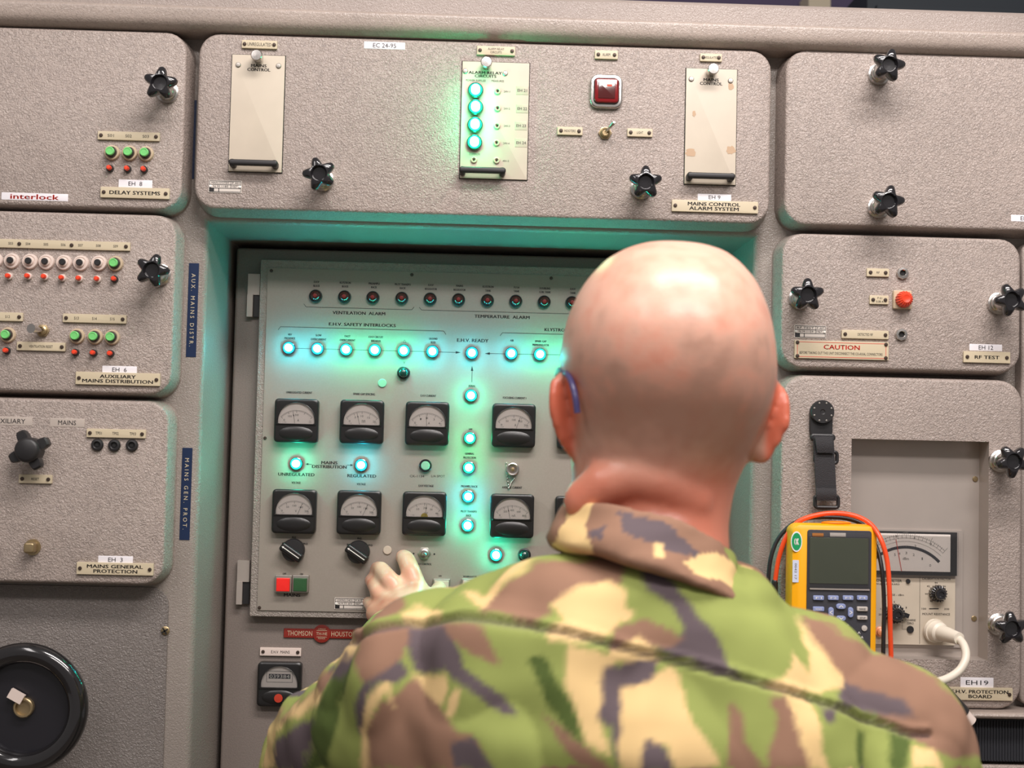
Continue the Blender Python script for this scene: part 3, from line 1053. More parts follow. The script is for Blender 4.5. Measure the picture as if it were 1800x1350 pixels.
put('trim_frame', MB().box((x0 + x1) / 2, PMY - 0.001, (t0.z + t1.z) / 2, x1 - x0, 0.004, t0.z - t1.z), M['alu'], pm, (0, 0, 0))
q0, q1 = PB(1505, 932), PB(1680, 1012)
put('dial_housing', MB().box((q0.x + q1.x) / 2, PY - 0.001, (q0.z + q1.z) / 2, q1.x - q0.x, 0.006, q0.z - q1.z), M['matte_black'], pm, (0, 0, 0))
d0, d1 = PB(1507, 936), PB(1668, 1005)
DY = PY - 0.0046
dh = put('dial_card', MB().box((d0.x + d1.x) / 2, DY + 0.0005, (d0.z + d1.z) / 2, d1.x - d0.x, 0.001, d0.z - d1.z), M['dial'], pm, (0, 0, 0))
b, bt = MB(), MB()
dc = PB(1592, 1044, DY)


def arc(bm, c, r, a0, a1, th, n=28, y=0.0):
    for k in range(n):
        t0_, t1_ = R_(a0 + (a1 - a0) * k / n), R_(a0 + (a1 - a0) * (k + 1) / n)
        seg(bm, c.x + r * math.sin(t0_), c.z + r * math.cos(t0_), c.x + r * math.sin(t1_), c.z + r * math.cos(t1_), th, y)


s1 = PX(1, PY)
arc(b, dc, 82 * s1, -46, 46, 5 * s1, y=DY - .0003)
for r in (103, 98, 92):
    arc(bt, dc, r * s1, -42, 42, .35 * s1, y=DY - .0003)
for k in range(41):
    a = R_(-42 + 84 * k / 40)
    l1 = 103 if k % 2 else 97
    l2 = 110 if k % 8 == 0 else 105
    seg(bt, dc.x + l1 * s1 * math.sin(a), dc.z + l1 * s1 * math.cos(a), dc.x + l2 * s1 * math.sin(a), dc.z + l2 * s1 * math.cos(a), .5 * s1, DY - .0003)
for t_, x, y, w_ in (('mW', 1592, 936.5, 9), ('2', 1609, 960, 3), ('3', 1636, 956, 3), ('.8', 1575, 943, 4), ('.6', 1607, 945, 4), ('dBm', 1592, 982, 11), ('5', 1573, 975, 3), ('4', 1581, 973, 3), ('3', 1593, 972, 3), ('2', 1606, 975, 3), ('1', 1621, 982, 2), ('0', 1635, 994, 3)):
    p = PB(x, y, DY)
    letter(bt, t_, p.x, p.z, w_ * s1, 4.5 * s1, DY - .0003, 0)
put('scale_band', b, M['meter_face'], dh, (0, 0, 0))
put('scale_marks', bt, M['grey_ink'], dh, (0, 0, 0))
b = MB()
pa, pb_ = PB(1575, 948, DY - .001), PB(1585, 1004, DY - .001)
seg(b, pa.x, pa.z, pb_.x, pb_.z, .9 * s1, DY - .001)
put('needle', b, M['red_ink'], dh, (0, 0, 0))
put('glass', MB().box((q0.x + q1.x) / 2, PY - 0.0075, (q0.z + q1.z) / 2, q1.x - q0.x, 0.0006, q0.z - q1.z), M['glass'], pm, (0, 0, 0))
e0, e1 = PB(1505, 1014), PB(1677, 1134)
fp = put('front_plate', MB().box((e0.x + e1.x) / 2, PY - 0.001, (e0.z + e1.z) / 2, e1.x - e0.x, 0.003, e0.z - e1.z), M['cream'], pm, (0, 0, 0))
PF = PY - 0.0026
print_on(fp, PF, [('POWER METER', 1561, 1020.5, 49, 4.6), ('CALIBRATION FACTOR', 1646, 1017.5, 51, 3.8), ('HEWLETT-PACKARD', 1557, 1026.5, 49, 2.8), ('RANGE - dBm', 1572, 1045.5, 34, 3.2), ('100', 1624, 1070, 8, 3.2), ('200', 1664, 1070.5, 9, 3.2),
                  ('MOUNT RESISTANCE', 1645.5, 1079.5, 49, 3.8), ('COARSE', 1600.5, 1090, 18, 3.6), ('ZERO', 1600, 1095.5, 12, 3.6), ('94', 1645.5, 1024.5, 5, 2.8), ('96', 1660, 1030.5, 5, 2.8), ('92', 1632, 1030.5, 5, 2.8), ('90', 1628.5, 1044, 5, 2.8), ('88', 1637, 1056.5, 5, 2.8),
                  ('15', 1550, 1070, 5, 3), ('20', 1547, 1080, 5, 3), ('5', 1572, 1058, 2, 3), ('0', 1580, 1063, 2, 3), ('1', 1593, 1068, 1.5, 3)], 'ink', 'lettering',
         [(1617, 1013, 1616.5, 1132, .5), (1633, 1070, 1650, 1070, 1.6), (1586, 1087, 1586, 1106, .4), (1586, 1106, 1594, 1106, .4)])


def knob(parent, px, py, r, hgt, m='bakelite', plane=PF, n=18, fl=.08, name='control_knob'):
    c = U(px, py, plane - hgt)
    R2 = PX(r, plane)
    return put(name, MB().lathe([(R2, 0), (R2, -hgt * .5), (R2 * .72, -hgt * .55), (R2 * .68, -hgt * .95), (R2 * .6, -hgt), (R2 * .35, -hgt), (R2 * .3, -hgt * .9), (0, -hgt * .9)], n * 4, rf=lambda t: 1 + fl * math.cos(n * t)), M[m], parent, (c.x, plane, c.z))


knob(pm, 1655, 1045, 14, .016)
kb = knob(pm, 1579, 1081, 16, .018)
c = WP[kb]
put('knob_wing', MB().box(0.006, -0.006, 0.003, 0.018, 0.007, 0.005, Matrix.Rotation(R_(20), 4, 'Y')), M['bakelite'], kb, c)
for x, y in ((1596, 1021.5), (1600, 1106.5)):
    p = U(x, y, PF)
    o = put('adjuster', MB().lathe([(PX(6.5, 0.03) if y > 1050 else PX(4, .03), 0), (PX(5.5, .03) if y > 1050 else PX(3.6, .03), -0.002), (0, -0.002)], 20), M['matte_black'], pm, (p.x, PF, p.z))
p = U(1546, 1110, PF)
put('orange_lamp', MB().lathe([(PX(9, .03), 0), (PX(9, .03), -0.003), (PX(6.5, .03), -0.004), (PX(6, .03), -0.007), (0, -0.009)], 20), mat('orange_lens', srgb(250, 165, 120), .3), pm, (p.x, PF, p.z))

# cream coaxial cable with its plug
ck = thing('coaxial_cable', 'thick cream coaxial cable plugged into the lower right of the power meter', 'cable', tuple(U(1647, 1107, PF)))
pth = [(1641, 1108, PF), (1655, 1113, PF - .014), (1672, 1118, PF - .030), (1686, 1124, PF - .042), (1694, 1134, PF - .052), (1698, 1148, PF - .060), (1696, 1163, PF - .066), (1685, 1180, PF - .07), (1665, 1193, PF - .075), (1642, 1200, PF - .08)]
P = [U(*p) for p in pth]


def smooth_path(P, k=6):
    P = [Vector(p) for p in P]
    out = []
    for i in range(len(P) - 1):
        p0, p1, p2, p3 = P[max(i - 1, 0)], P[i], P[i + 1], P[min(i + 2, len(P) - 1)]
        for j in range(k):
            t = j / k
            out.append(0.5 * ((2 * p1) + (-p0 + p2) * t + (2 * p0 - 5 * p1 + 4 * p2 - p3) * t * t + (-p0 + 3 * p1 - 3 * p2 + p3) * t ** 3))
    out.append(P[-1])
    return out


put('sheath', MB().tube(smooth_path(P[2:]), 0.0046, 14), M['coax'], ck, (0, 0, 0))
dr = (P[2] - P[0]).normalized()
A = P[0]
put('plug', MB().tube([A, A + dr * .004, A + dr * .0041, A + dr * .012, A + dr * .014, A + dr * .0145, A + dr * .026, A + dr * .036, A + dr * .046, A + dr * .0465], [.0135, .0135, .0118, .0112, .0095, .0088, .0085, .0075, .0068, .003], 24), M['coax'], ck, (0, 0, 0))
# sensor head on the cable end
S = U(1642, 1200, PF - .08)
T_ = U(1706, 1270, -0.05)
ps = thing('power_sensor', 'small dark probe with metal ends hanging from the cream cable by the right shoulder', 'probe', tuple(S))
dd = (T_ - S).normalized()
LL = (T_ - S).length
put('body', MB().tube([S + dd * LL * t for t in (.16, .17, .78, .8)], [.004, .009, .009, .004], 20), M['matte_black'], ps, (0, 0, 0))
put('connector', MB().tube([S + dd * LL * t for t in (-.02, 0, .17)], [.003, .006, .006], 16), M['chrome'], ps, (0, 0, 0))
put('connector', MB().tube([S + dd * LL * t for t in (.78, 1, 1.02)], [.0075, .0075, .004], 16), M['white_ring'], ps, (0, 0, 0))

# hanging strap
st = thing('hanging_strap', 'black magnetic hanger with a webbing strap above the yellow multimeter', 'strap', tuple(U(1446, 723, F)))
c = U(1446, 724, -0.01)
put('magnet_plate', MB().rrect(PX(40, 0), PX(72, 0), 0.0126, 0.006, 0.001, cz=-PX(17, 0)), M['matte_black'], st, (c.x, F, c.z))
put('magnet_disc', MB().lathe([(0.0134, -0.005), (0.0134, -0.010), (0.0126, -0.0112), (0.003, -0.0112), (0.002, -0.0105), (0, -0.0105)], 40), M['matte_black'], st, (c.x, F, c.z))
for k in range(8):
    a = 2 * PI * k / 8 + .4
    put('stud', cached('stud', lambda: MB().lathe([(0.0011, -0.011), (0.0011, -0.0118), (0, -0.012)], 8)), M['steel'], st, (c.x + .0105 * math.cos(a), F, c.z + .0105 * math.sin(a)))


def loop(px, py, w, h, y, th=0.0026, m='matte_black', name='loop_ring'):
    c = U(px, py, y)
    W_, H_ = PX(w, y) - th * 2, PX(h, y) - th * 2
    pts = [(x, 0, z) for x, z in rr_pts(W_, H_, 0.003)]
    pts.append(pts[0]); pts.append(pts[1])
    put(name, MB().tube(pts, th, 10), M[m], st, (c.x, y, c.z))


loop(1446, 769, 46, 14, -0.010)
loop(1452, 804, 46, 26, -0.010, .0022)
loop(1453, 882, 48, 27, -0.012, .0022)


def strap(x0, y0, x1, y1, w, ya, yb, n=14):
    b = MB()
    R = []
    for k in range(n + 1):
        t = k / n
        y = ya + (yb - ya) * t - 0.0015 * math.sin(PI * t)
        p = U(x0 + (x1 - x0) * t, y0 + (y1 - y0) * t, y)
        hw = PX(w / 2, y)
        R.append([(p.x - hw, y - .0011, p.z), (p.x + hw, y - .0011, p.z), (p.x + hw, y + .0011, p.z), (p.x - hw, y + .0011, p.z)])
    b.rings(R)
    return b


put('webbing', strap(1447, 766, 1453, 880, 36, -.012, -.014), M['webbing'], st, (0, 0, 0))
put('webbing', strap(1447, 768, 1451, 796, 30, -.0165, -.0175), M['webbing'], st, (0, 0, 0), label='folded free end of the strap')
put('webbing', strap(1452, 858, 1453, 880, 36, -.0165, -.0165), M['webbing'], st, (0, 0, 0))

# yellow multimeter
MY = -0.012
a, bb = U(1391, 921, -0.045), U(1542, 1188, -0.045)
w, h = bb.x - a.x, a.z - bb.z
mc = ((a.x + bb.x) / 2, MY, (a.z + bb.z) / 2)
mm_ = thing('multimeter', 'yellow handheld digital multimeter with a blank screen hanging on the strap', 'multimeter', mc)
b = MB()
R = []


def mring(ins, y, rr, dx=0, dz=0):
    P = []
    for x, z in rr_pts(w - 2 * ins, h - 2 * ins, rr):
        k = 1.0
        if z > 0:
            z += 0.0025 * (1 - (x / (w / 2)) ** 2)     # arched top
        if -0.3 * h < z < 0.2 * h:
            pass
        P.append((x * k + dx, y, z + dz))
    return P


R = [mring(0.006, 0, .008), mring(0.001, -0.004, .009), mring(0, -0.012, .009), mring(0, -0.026, .009), mring(0.002, -0.032, .008), mring(.007, -0.034, .006)]
b.rings(R)
hs = put('holster', b, M['yellow'], mm_, mc)
FY = MY - 0.034
sx0, sx1 = U(1419, 935, FY), U(1529, 1190, FY)
fw = sx1.x - sx0.x
fx = (sx0.x + sx1.x) / 2
zt2 = U(1475, 932, FY).z
zb2 = mc[2] - h / 2 + 0.008
put('face_plate', MB().rrect(fw, zt2 - zb2, 0.003, 0.0015, 0.0005), M['meter_face'], mm_, (fx, FY, (zt2 + zb2) / 2))
l0, l1 = U(1423, 944, FY), U(1525, 1027, FY)
put('display', MB().rrect(l1.x - l0.x, l0.z - l1.z, 0.001, 0.0012, 0.0003), M['lcd'], mm_, ((l0.x + l1.x) / 2, FY - .0015, (l0.z + l1.z) / 2), label='blank grey-green display')
l0, l1 = U(1424, 936, FY), U(1526, 943, FY)
b = MB().rrect(PX(28, FY), PX(7, FY), .0003, .0008)
p = U(1472, 940, FY)
put('display_logo', b, M['btn_grey'], mm_, (p.x, FY - .0015, p.z))
p = U(1437, 940, FY)
put('display_logo', MB().rrect(PX(20, FY), PX(6, FY), .0003, .0008), mat('orange_print', srgb(190, 120, 50), .4), mm_, (p.x, FY - .0015, p.z))
p = U(1475, 1035.5, FY)
put('display_ledge', MB().rrect(PX(106, FY), PX(3, FY), .0006, .0022, .0005), M['btn_grey'], mm_, (p.x, FY - .0012, p.z))
# window of clear plastic over the display
l0, l1 = U(1421, 935, FY), U(1528, 1034, FY)
put('display_window', MB().rrect(l1.x - l0.x, l0.z - l1.z, .002, .0005), M['glass'], mm_, ((l0.x + l1.x) / 2, FY - .0040, (l0.z + l1.z) / 2))
p = U(1470, 919, MY - .02)
put('top_grip', MB().ell((0, 0, 0), (.017, .008, .0022)), mat('amber_grip', srgb(225, 130, 20), .4), mm_, (p.x, MY - .020, mc[2] + h / 2 + .0018))
BY = FY - .0015


def key(px, py, w_, h_, m, txt=None, rr=.0012):
    p = U(px, py, BY - .002)
    o = put('key', MB().rrect(PX(w_, BY), PX(h_, BY), rr, .0025, .0007), M[m], mm_, (p.x, BY, p.z))
    if txt:
        b = MB()
        letter(b, txt, 0, 0, PX(w_ * .55, BY), PX(h_ * .42, BY), -.0027, .01)
        put('key_lettering', b, M['white_ink'] if m != 'btn_grey' else M['ink'], o, (p.x, BY, p.z))


for k, x in enumerate((1439, 1465, 1491, 1516)):
    key(x, 1051, 19, 8, 'btn_blue', 'F%d' % (k + 1))
key(1439, 1070.5, 20, 8, 'btn_blue', 'HOLD')
key(1439, 1086, 19, 7, 'btn_grey', 'MINMAX')
key(1516, 1070.5, 19, 8, 'btn_grey', 'RANGE')
key(1516, 1086, 18, 7, 'btn_grey', 'SETUP')
key(1478.5, 1066, 17, 9.5, 'btn_blue', '^', .003)
key(1478.5, 1087, 17, 9, 'btn_blue', 'v', .003)
key(1461, 1076.5, 9.5, 18, 'btn_blue', '<', .003)
key(1495.5, 1076.5, 9.5, 18, 'btn_blue', '>', .003)
p = U(1519, 1104, BY)
put('light_key', MB().lathe([(PX(5, BY), 0), (PX(5, BY), -.0015), (0, -.002)], 18), M['btn_grey'], mm_, (p.x, BY, p.z))
p = U(1474, 1128, BY - .006)
dl = put('rotary_dial', MB().lathe([(PX(24, BY), 0), (PX(24, BY), -.003), (PX(22, BY), -.005), (0, -.005)], 40), M['matte_black'], mm_, (p.x, BY, p.z))
put('dial_grip', MB().rrect(PX(10, BY), PX(42, BY), .002, .009, .001), M['matte_black'], dl, (p.x, BY, p.z))
put('dial_mark', MB().lathe([(.0016, -.009), (.0016, -.0096), (0, -.0096)], 12, cz=PX(17, BY)), M['white_ink'], dl, (p.x, BY, p.z))
print_on(mm_, BY, [('V', 1454, 1106, 6, 5), ('mV', 1466, 1101, 10, 6), ('\u03a9 nS', 1484, 1100.5, 16, 6), ('A', 1510, 1112, 5, 4), ('mA', 1513, 1120, 9, 4.5), ('A', 1519, 1132, 6, 5), ('FLUKE 189', 1480, 940, 30, 4)][:6], 'white_ink', 'dial_lettering')
# stickers on the holster
p = U(1400, 952, FY)
gs = put('round_sticker', MB().lathe([(PX(10, FY), 0), (PX(10, FY), -.0004)], 30), M['white'], mm_, (p.x, FY, p.z))
gs.scale = (1, 1, 1.8)
put('sticker_print', MB().lathe([(PX(8.6, FY), 0), (PX(8.6, FY), -.0006)], 24), M['sticker_green'], gs, (p.x, FY, p.z))
b = MB(); letter(b, 'OK', 0, 0, .005, .004, -.0008, .013)
put('sticker_mark', b, M['white_ink'], gs, (p.x, FY, p.z))
p = U(1398.5, 1004, FY)
wsx = put('small_label', MB().rrect(PX(11, FY), PX(39, FY), .0006, .0004), mat('pale_blue_label', srgb(205, 212, 232), .4), mm_, (p.x, FY, p.z))
b = MB(); letter(b, '0042 17', 0, 0, PX(28, FY), PX(4, FY), -.0006, 0, rot=-PI / 2)
put('label_print', b, M['grey_ink'], wsx, (p.x, FY, p.z))

# test leads
rp = [(1362, 1120, -.012), (1362, 1060, -.012), (1362, 1026, -.014), (1368, 985, -.018), (1380, 948, -.022), (1398, 921, -.024), (1425, 908, -.026), (1462, 902, -.028), (1500, 906, -.03), (1530, 921, -.04), (1549, 950, -.053), (1560, 990, -.055), (1564, 1050, -.055), (1565, 1110, -.05), (1566, 1170, -.045), (1560, 1230, -.045)]
rl = thing('test_lead', 'orange-red test lead looped over the top of the multimeter', 'test lead', tuple(U(1362, 1060, 0)))
P = [U(*p) for p in rp]
put('wire', MB().tube(smooth_path(P[2:]), 0.0027, 12), M['red_wire'], rl, (0, 0, 0))
put('plug_sleeve', MB().tube(smooth_path(P[:3] + [U(1363, 1022, -.014)]), 0.0036, 12), M['black_wire'], rl, (0, 0, 0), label='black sleeve on the lead end')
bp_ = [(1349, 1120, -.008), (1349, 1060, -.008), (1350, 1028, -.010), (1354, 985, -.012), (1366, 950, -.012), (1388, 925, -.014), (1415, 912, -.016), (1450, 909, -.018), (1490, 912, -.02), (1520, 925, -.025), (1540, 960, -.03), (1550, 1000, -.04), (1554, 1060, -.045), (1553, 1120, -.045), (1552, 1180, -.04), (1550, 1235, -.04)]
bl = thing('test_lead', 'black test lead running behind the orange-red one around the multimeter', 'test lead', tuple(U(1349, 1060, 0)))
P = [U(*p) for p in bp_]
put('wire', MB().tube(smooth_path(P[2:]), 0.0024, 12), M['black_wire'], bl, (0, 0, 0))
put('plug_sleeve', MB().tube(smooth_path(P[:3]), 0.0034, 12), M['black_wire'], bl, (0, 0, 0))

# ledge and dark grille below, and the neighbouring column at the far right
p0, p1 = U(1600, 1251, -.02), U(1600, 1263, -.02)
led = thing('shelf_ledge', 'narrow pale grey ledge under the unit at lower right', 'ledge', (0.75, RP, p0.z))
b = MB()
zc = (p0.z + p1.z) / 2
hh = (p0.z - p1.z) / 2
xa = U(1330, 1250, 0).x
prof = [(RP, zc - hh)] + [(-.012 - .006 * math.cos(R_(-90 + 180 * k / 8)), zc + hh * math.sin(R_(-90 + 180 * k / 8))) for k in range(9)] + [(RP, zc + hh)]
b.rings([[(x, y, z) for y, z in prof] for x in (xa, 1.15)])
put('nosing', b, M['rail'], led, (0, 0, 0))
p2 = U(1600, 1336, .0)
zb_ = p2.z
gr = thing('loudspeaker_grille', 'dark ribbed cloth grille at the lower right edge below the ledge', 'grille', (0.75, RP, zb_))
xg = 1.13
b = MB().box((xa + xg) / 2, 0.018, (p1.z - .003 + zb_) / 2, xg - xa, 0.034, p1.z - .003 - zb_)
put('backing', b, M['grille'], gr, (0, 0, 0))
b = MB()
x = xa + .002
while x < xg:
    b.box(x, 0.0005, (p1.z - .003 + zb_) / 2, .0014, .002, p1.z - .006 - zb_)
    x += .0033
put('ribbing', b, M['grille'], gr, (0, 0, 0))
lw = thing('lower_unit', 'grey unit edge showing under the dark grille at lower right', 'equipment unit', (0.75, RP, zb_ - .2))
put('front_cover', MB().rrect(1.15 - xa, .35, .01, .035, .004), M['face'], lw, ((1.15 + xa) / 2, RP, zb_ - .004 - .175))
a = U(1803, 420, F)
fu = thing('neighbour_unit', 'sliver of a dark unit at the far right edge beside RF TEST', 'equipment unit', (a.x + .15, RP, 1.6))
zz0, zz1 = U(1800, 422, 0).z, U(1800, 1243, 0).z
put('front_cover', MB().rrect(.3, zz0 - zz1, .01, .02, .003), M['fine'], fu, (a.x + .152, RP, (zz0 + zz1) / 2))

# navy embossed tapes on the rack stile
for txt, px, py, hpx, tw, lab in (('AUX. MAINS DISTR.', 338.5, 545, 165, 128, 'navy embossed tape reading AUX. MAINS DISTR. on the left stile'),
                                  ('MAINS GEN. PROT.', 327, 868, 160, 124, 'navy embossed tape reading MAINS GEN. PROT. on the lower left stile'),
                                  ('DELAY SYST.', 335, 245, 140, 92, 'navy embossed tape half hidden beside the upper left unit')):
    c = U(px, py, RP)
    o = put('embossed_tape', MB().rrect(PX(17.5, RP), PX(hpx, RP), .0004, .0006), M['navy'], None, (c.x, RP, c.z))
    tag(o, lab, 'label tape')
    b = MB()
    n_ = len(txt)
    letter(b, ' '.join(txt), 0, 0, PX(tw, RP), PX(7.0, RP), -.0008, .0, rot=-PI / 2)
    put('lettering', b, M['ivory'], o, (c.x, RP, c.z))

# ================================================================== CENTRE: inner door and control panel
da, db = U(416, 440, DP), U(1290, 460, DP)
dtop = U(850, 447, DP).z
dw = db.x - da.x
door = thing('cabinet_door', 'dull grey inner door set deep in the recess behind the control panel', 'door', ((da.x + db.x) / 2, BK, .2))
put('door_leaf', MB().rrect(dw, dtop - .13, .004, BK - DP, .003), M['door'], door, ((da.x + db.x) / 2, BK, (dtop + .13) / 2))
for (hx, hy) in ((446, 519), (427.5, 1023)):
    c = U(hx, hy, DP - .006)
    o = put('hinge', MB().box(0, -.004, PX(19, CP), PX(21, CP), .008, PX(37, CP)).box(-PX(5.5, CP), -.005, -PX(19, CP), PX(10, CP), .010, PX(39, CP)), M['alu'], door, (c.x, DP, c.z))
    put('hinge_gap', MB().box(PX(5.5, CP), -.003, -PX(19, CP), PX(11, CP), .006, PX(38, CP)), M['matte_black'], o, (c.x, DP, c.z))

ca, cb = U(448.5, 770, CP), U(1206, 770, CP)
ctop, cbot = U(830, 466, CP).z, U(830, 1091, CP).z
cw = cb.x - ca.x
cpx = (ca.x + cb.x) / 2
cpn = thing('control_panel', 'beige control panel with glowing green lamps and black meters in the recess', 'control panel', (cpx, DP, (ctop + cbot) / 2))
put('border_frame', MB().rrect(cw, ctop - cbot, .0015, DP - CP, .001), M['border'], cpn, (cpx, DP, (ctop + cbot) / 2))
ia, ib = U(461.5, 770, CP), U(1194, 770, CP)
itop, ibot = U(830, 480.5, CP).z, U(830, 1080, CP).z
IP = CP - .0015
put('face_plate', MB().rrect(ib.x - ia.x, itop - ibot, .0008, .0015, .0003), M['panel'], cpn, ((ia.x + ib.x) / 2, CP, (itop + ibot) / 2))
for x, y in ((477, 476), (724, 483), (969, 489), (466, 770), (456, 1068)):
    p = U(x, y, IP)
    screw(cpn, p.x, IP, p.z, .0020)
TL = [('VENTILATION  ALARM', 631, 550.5, 92, 5.5, .013), ('TEMPERATURE  ALARM', 882.5, 557, 97, 5.5, .013), ('E.H.V. SAFETY INTERLOCKS', 637, 571, 117, 5.5, .013), ('KLYSTRON SAFETY INTERLOCKS', 1020, 581, 126, 5.5, .013), ('E.H.V. READY', 831, 598.5, 55, 6, .013),
      ('MAINS', 579, 813.5, 28, 5.5, .013), ('DISTRIBUTION', 579, 820.5, 60, 5.5, .013), ('UNREGULATED', 521, 834, 63, 5.5, .013), ('REGULATED', 636, 836.5, 50, 5.5, .013), ('MAINS', 513.5, 1046, 28, 5.5, .03)]
sm = [('E.H.V', 'BLOCK', 556.5, 495.5, 502.5, 9, 11), ('KLYSTRON', 'BLOCK', 607, 497, 503.5, 19, 11), ('PREAMPLI', 'RACK', 657.5, 498.5, 505, 19, 10), ('PILOT TRANSPO', 'RACK', 708, 500, 506.5, 28, 10), ('E.H.V', 'REGULATOR', 757.5, 501, 508, 9, 21), ('MAINS', 'REGULATOR', 808, 502.5, 509.5, 12, 21),
      ('KLYSTRON', 'TANK', 858, 504, 511, 19, 10), ('P.F.N', 'TANK', 908, 505.5, 512, 9, 10), ('DOUBLING', 'COIL TANK', 958, 507, 513.5, 19, 20), ('E.H.V', 'TANK', 1007, 508, 515, 9, 10),
      ('48V', 'PRESENCE', 509.5, 588, 594.5, 7, 19), ('SLOW', 'OVERCURRENT', 560, 589.5, 596.5, 10, 27), ('FAST', 'OVERCURRENT', 611, 591, 598, 10, 27), ('E.H.V CIRCUIT', 'BREAKER', 661, 592.5, 599.5, 25, 17), ('GROUND', 'ROD', 761.5, 595.5, 602, 15, 8),
      ('SPARK-GAP', 'PREMODULATOR', 950.5, 600, 606.5, 20, 29), ('GENERAL', 'PROTECTION', 825.5, 797.5, 804.5, 16, 22), ('PILOT TRANSPO', 'RACK', 824, 899, 906, 28, 9)]
for t1_, t2_, x, ya, yb, wa, wb in sm:
    TL += [(t1_, x, ya, wa, 3.6, .013), (t2_, x, yb, wb, 3.6, .013)]
TL += [('AIR', 900, 598.5, 6, 3.6, .013), ('AERIAL', 829.5, 678.5, 12.5, 3.6, .013), ('24V', 827, 754.5, 6.5, 3.6, .013), ('PREAMPLI RACK', 825, 855, 29, 3.8, .013), ('Y', 710.5, 637.5, 4, 4, .01),
       ('UNREGULATED CURRENT', 526, 690, 45, 3.8, .025), ('SPARK GAP SPACING', 640, 692.7, 38, 3.8, .025), ('E.H.V CURRENT', 753, 695.7, 27, 3.8, .03), ('FOCUSING CURRENT I', 904.5, 699.5, 41, 3.8, .025), ('VOLTAGE', 520.5, 848.5, 15.5, 3.8, .013), ('VOLTAGE', 635, 851, 15.5, 3.8, .013),
       ('E.H.V VOLTAGE', 749, 854, 26, 3.8, .03), ('AVERAGE CURRENT', 900, 857, 35, 3.8, .013), ('PH1', 499, 955.5, 6, 3.4, .03), ('PH2', 517, 944.5, 7, 3.4, .03), ('PH3', 537, 956, 7, 3.4, .03), ('PH1', 613, 957.5, 6, 3.4, .03), ('PH2', 632, 946.5, 7, 3.4, .03), ('PH3', 651, 958.5, 7, 3.4, .03),
       ('E.H.V CONTROL', 745, 991.5, 27, 3.6, .03), ('OFF', 500, 1008.5, 6, 3, .013), ('ON', 530, 1009, 5, 3, .013), ('CK-1134', 733, 837, 25, 4, 0), ('L/A SPOT', 770, 837, 24, 4, 0), ('HV', 774, 1012.5, 5, 3, .013), ('WOBBULATOR', 826, 1013.5, 24, 3, .013)]
LN = [(534, 534, 538, 539.5, .8), (538, 539.5, 724, 544.5, .8), (724, 544.5, 728, 539.5, .8), (737, 540, 741, 545, .8), (741, 545, 1050, 553, .8), (489, 580, 493, 574.3, .8), (493, 574.3, 780, 582, .8), (780, 582, 784, 588, .8), (879, 590.5, 883, 585, .8), (883, 585, 1150, 592, .8),
      (507, 612, 802, 619.5, .8), (858, 621.5, 1050, 625, .8), (829.5, 672, 830, 650, .8), (545, 816, 541, 815.8, .9), (541, 816, 548, 816.2, .8), (610, 817.5, 618, 817.7, .8)]
lt = print_on(cpn, IP, TL, 'ink', 'printed_lettering', LN)
b = MB()


def tri(x, y, dx, dy, l_, w_):
    p = [U(x + dx * l_, y + dy * l_, IP), U(x - dy * w_, y + dx * w_, IP), U(x + dy * w_, y - dx * w_, IP)]
    b.add([(q.x, IP - .0002, q.z) for q in p], [(0, 1, 2)])


tri(801, 619.5, 1, 0, 9, 2.2); tri(861, 621.5, -1, 0, 9, 2.2); tri(829.8, 652, 0, -1, 9, 2.2); tri(542, 815.8, -1, 0, 5, 2); tri(616, 817.6, 1, 0, 5, 2)
for q in ((708.5, 602, 714, 602.2), (708.5, 602, 711.3, 597.5), (714, 602.2, 711.3, 597.5)):
    p, r_ = U(q[0], q[1], IP), U(q[2], q[3], IP)
    seg(b, p.x, p.z, r_.x, r_.z, PX(.5, IP), IP - .0002)
for x, y in ((727, 973), (763.5, 974)):
    p = U(x, y, IP)
    b.lathe([(.0011, 0), (.0011, -.0003)], 10, p.x, IP, p.z)
put('printed_arrows', b, M['ink'], cpn, (0, 0, 0))

for k, x in enumerate((554, 605, 655, 706, 756, 806, 857, 907, 957, 1006)):
    lamp(cpn, x, 519.5 + (x - 554) * .0255, 'red', IP)
for x, y, k in ((507, 611, 'cyan'), (557.5, 612.5, 'cyan'), (608, 614, 'teal'), (658.5, 615, 'teal'), (709.5, 616, 'teal'), (760, 617.5, 'cyan'), (829.5, 620, 'cyan'), (899, 621, 'cyan'), (949.5, 622.5, 'teal'), (1000, 623.5, 'teal'), (1051, 625, 'teal'), (1101, 626, 'teal'), (1151, 627.5, 'cyan'),  # last two here are unseen, added to mirror the row and strengthen the teal glow
                (709, 655, 'dark'), (828, 695, 'teal'), (826, 770, 'green'), (824, 822, 'green'), (823, 873, 'cyan'), (822, 924, 'teal'), (872, 976, 'teal'), (922, 976, 'dark'), (520, 815, 'teal'), (634.5, 817.5, 'cyan')):
    lamp(cpn, x, y, k, IP)
for x, y, m in ((672, 673.5, 'mint'), (681, 967, 'cream')):
    p = U(x, y, IP)
    put('blanking_cap', cached('blank', lambda: MB().lathe([(.0052, 0), (.0052, -.0012), (.0047, -.0017), (0, -.0018)], 24)), M[m], cpn, (p.x, IP, p.z))
p = U(748, 818.5, IP)
o = put('push_switch', MB().lathe([(.0078, 0), (.0078, -.004), (.0070, -.005), (.0058, -.005), (.0054, -.004)], 28), M['bakelite'], cpn, (p.x, IP, p.z))
put('push_cap', MB().lathe([(.0054, 0), (.0054, -.006), (.0048, -.0068), (0, -.007)], 24), M['mint'], o, (p.x, IP, p.z))
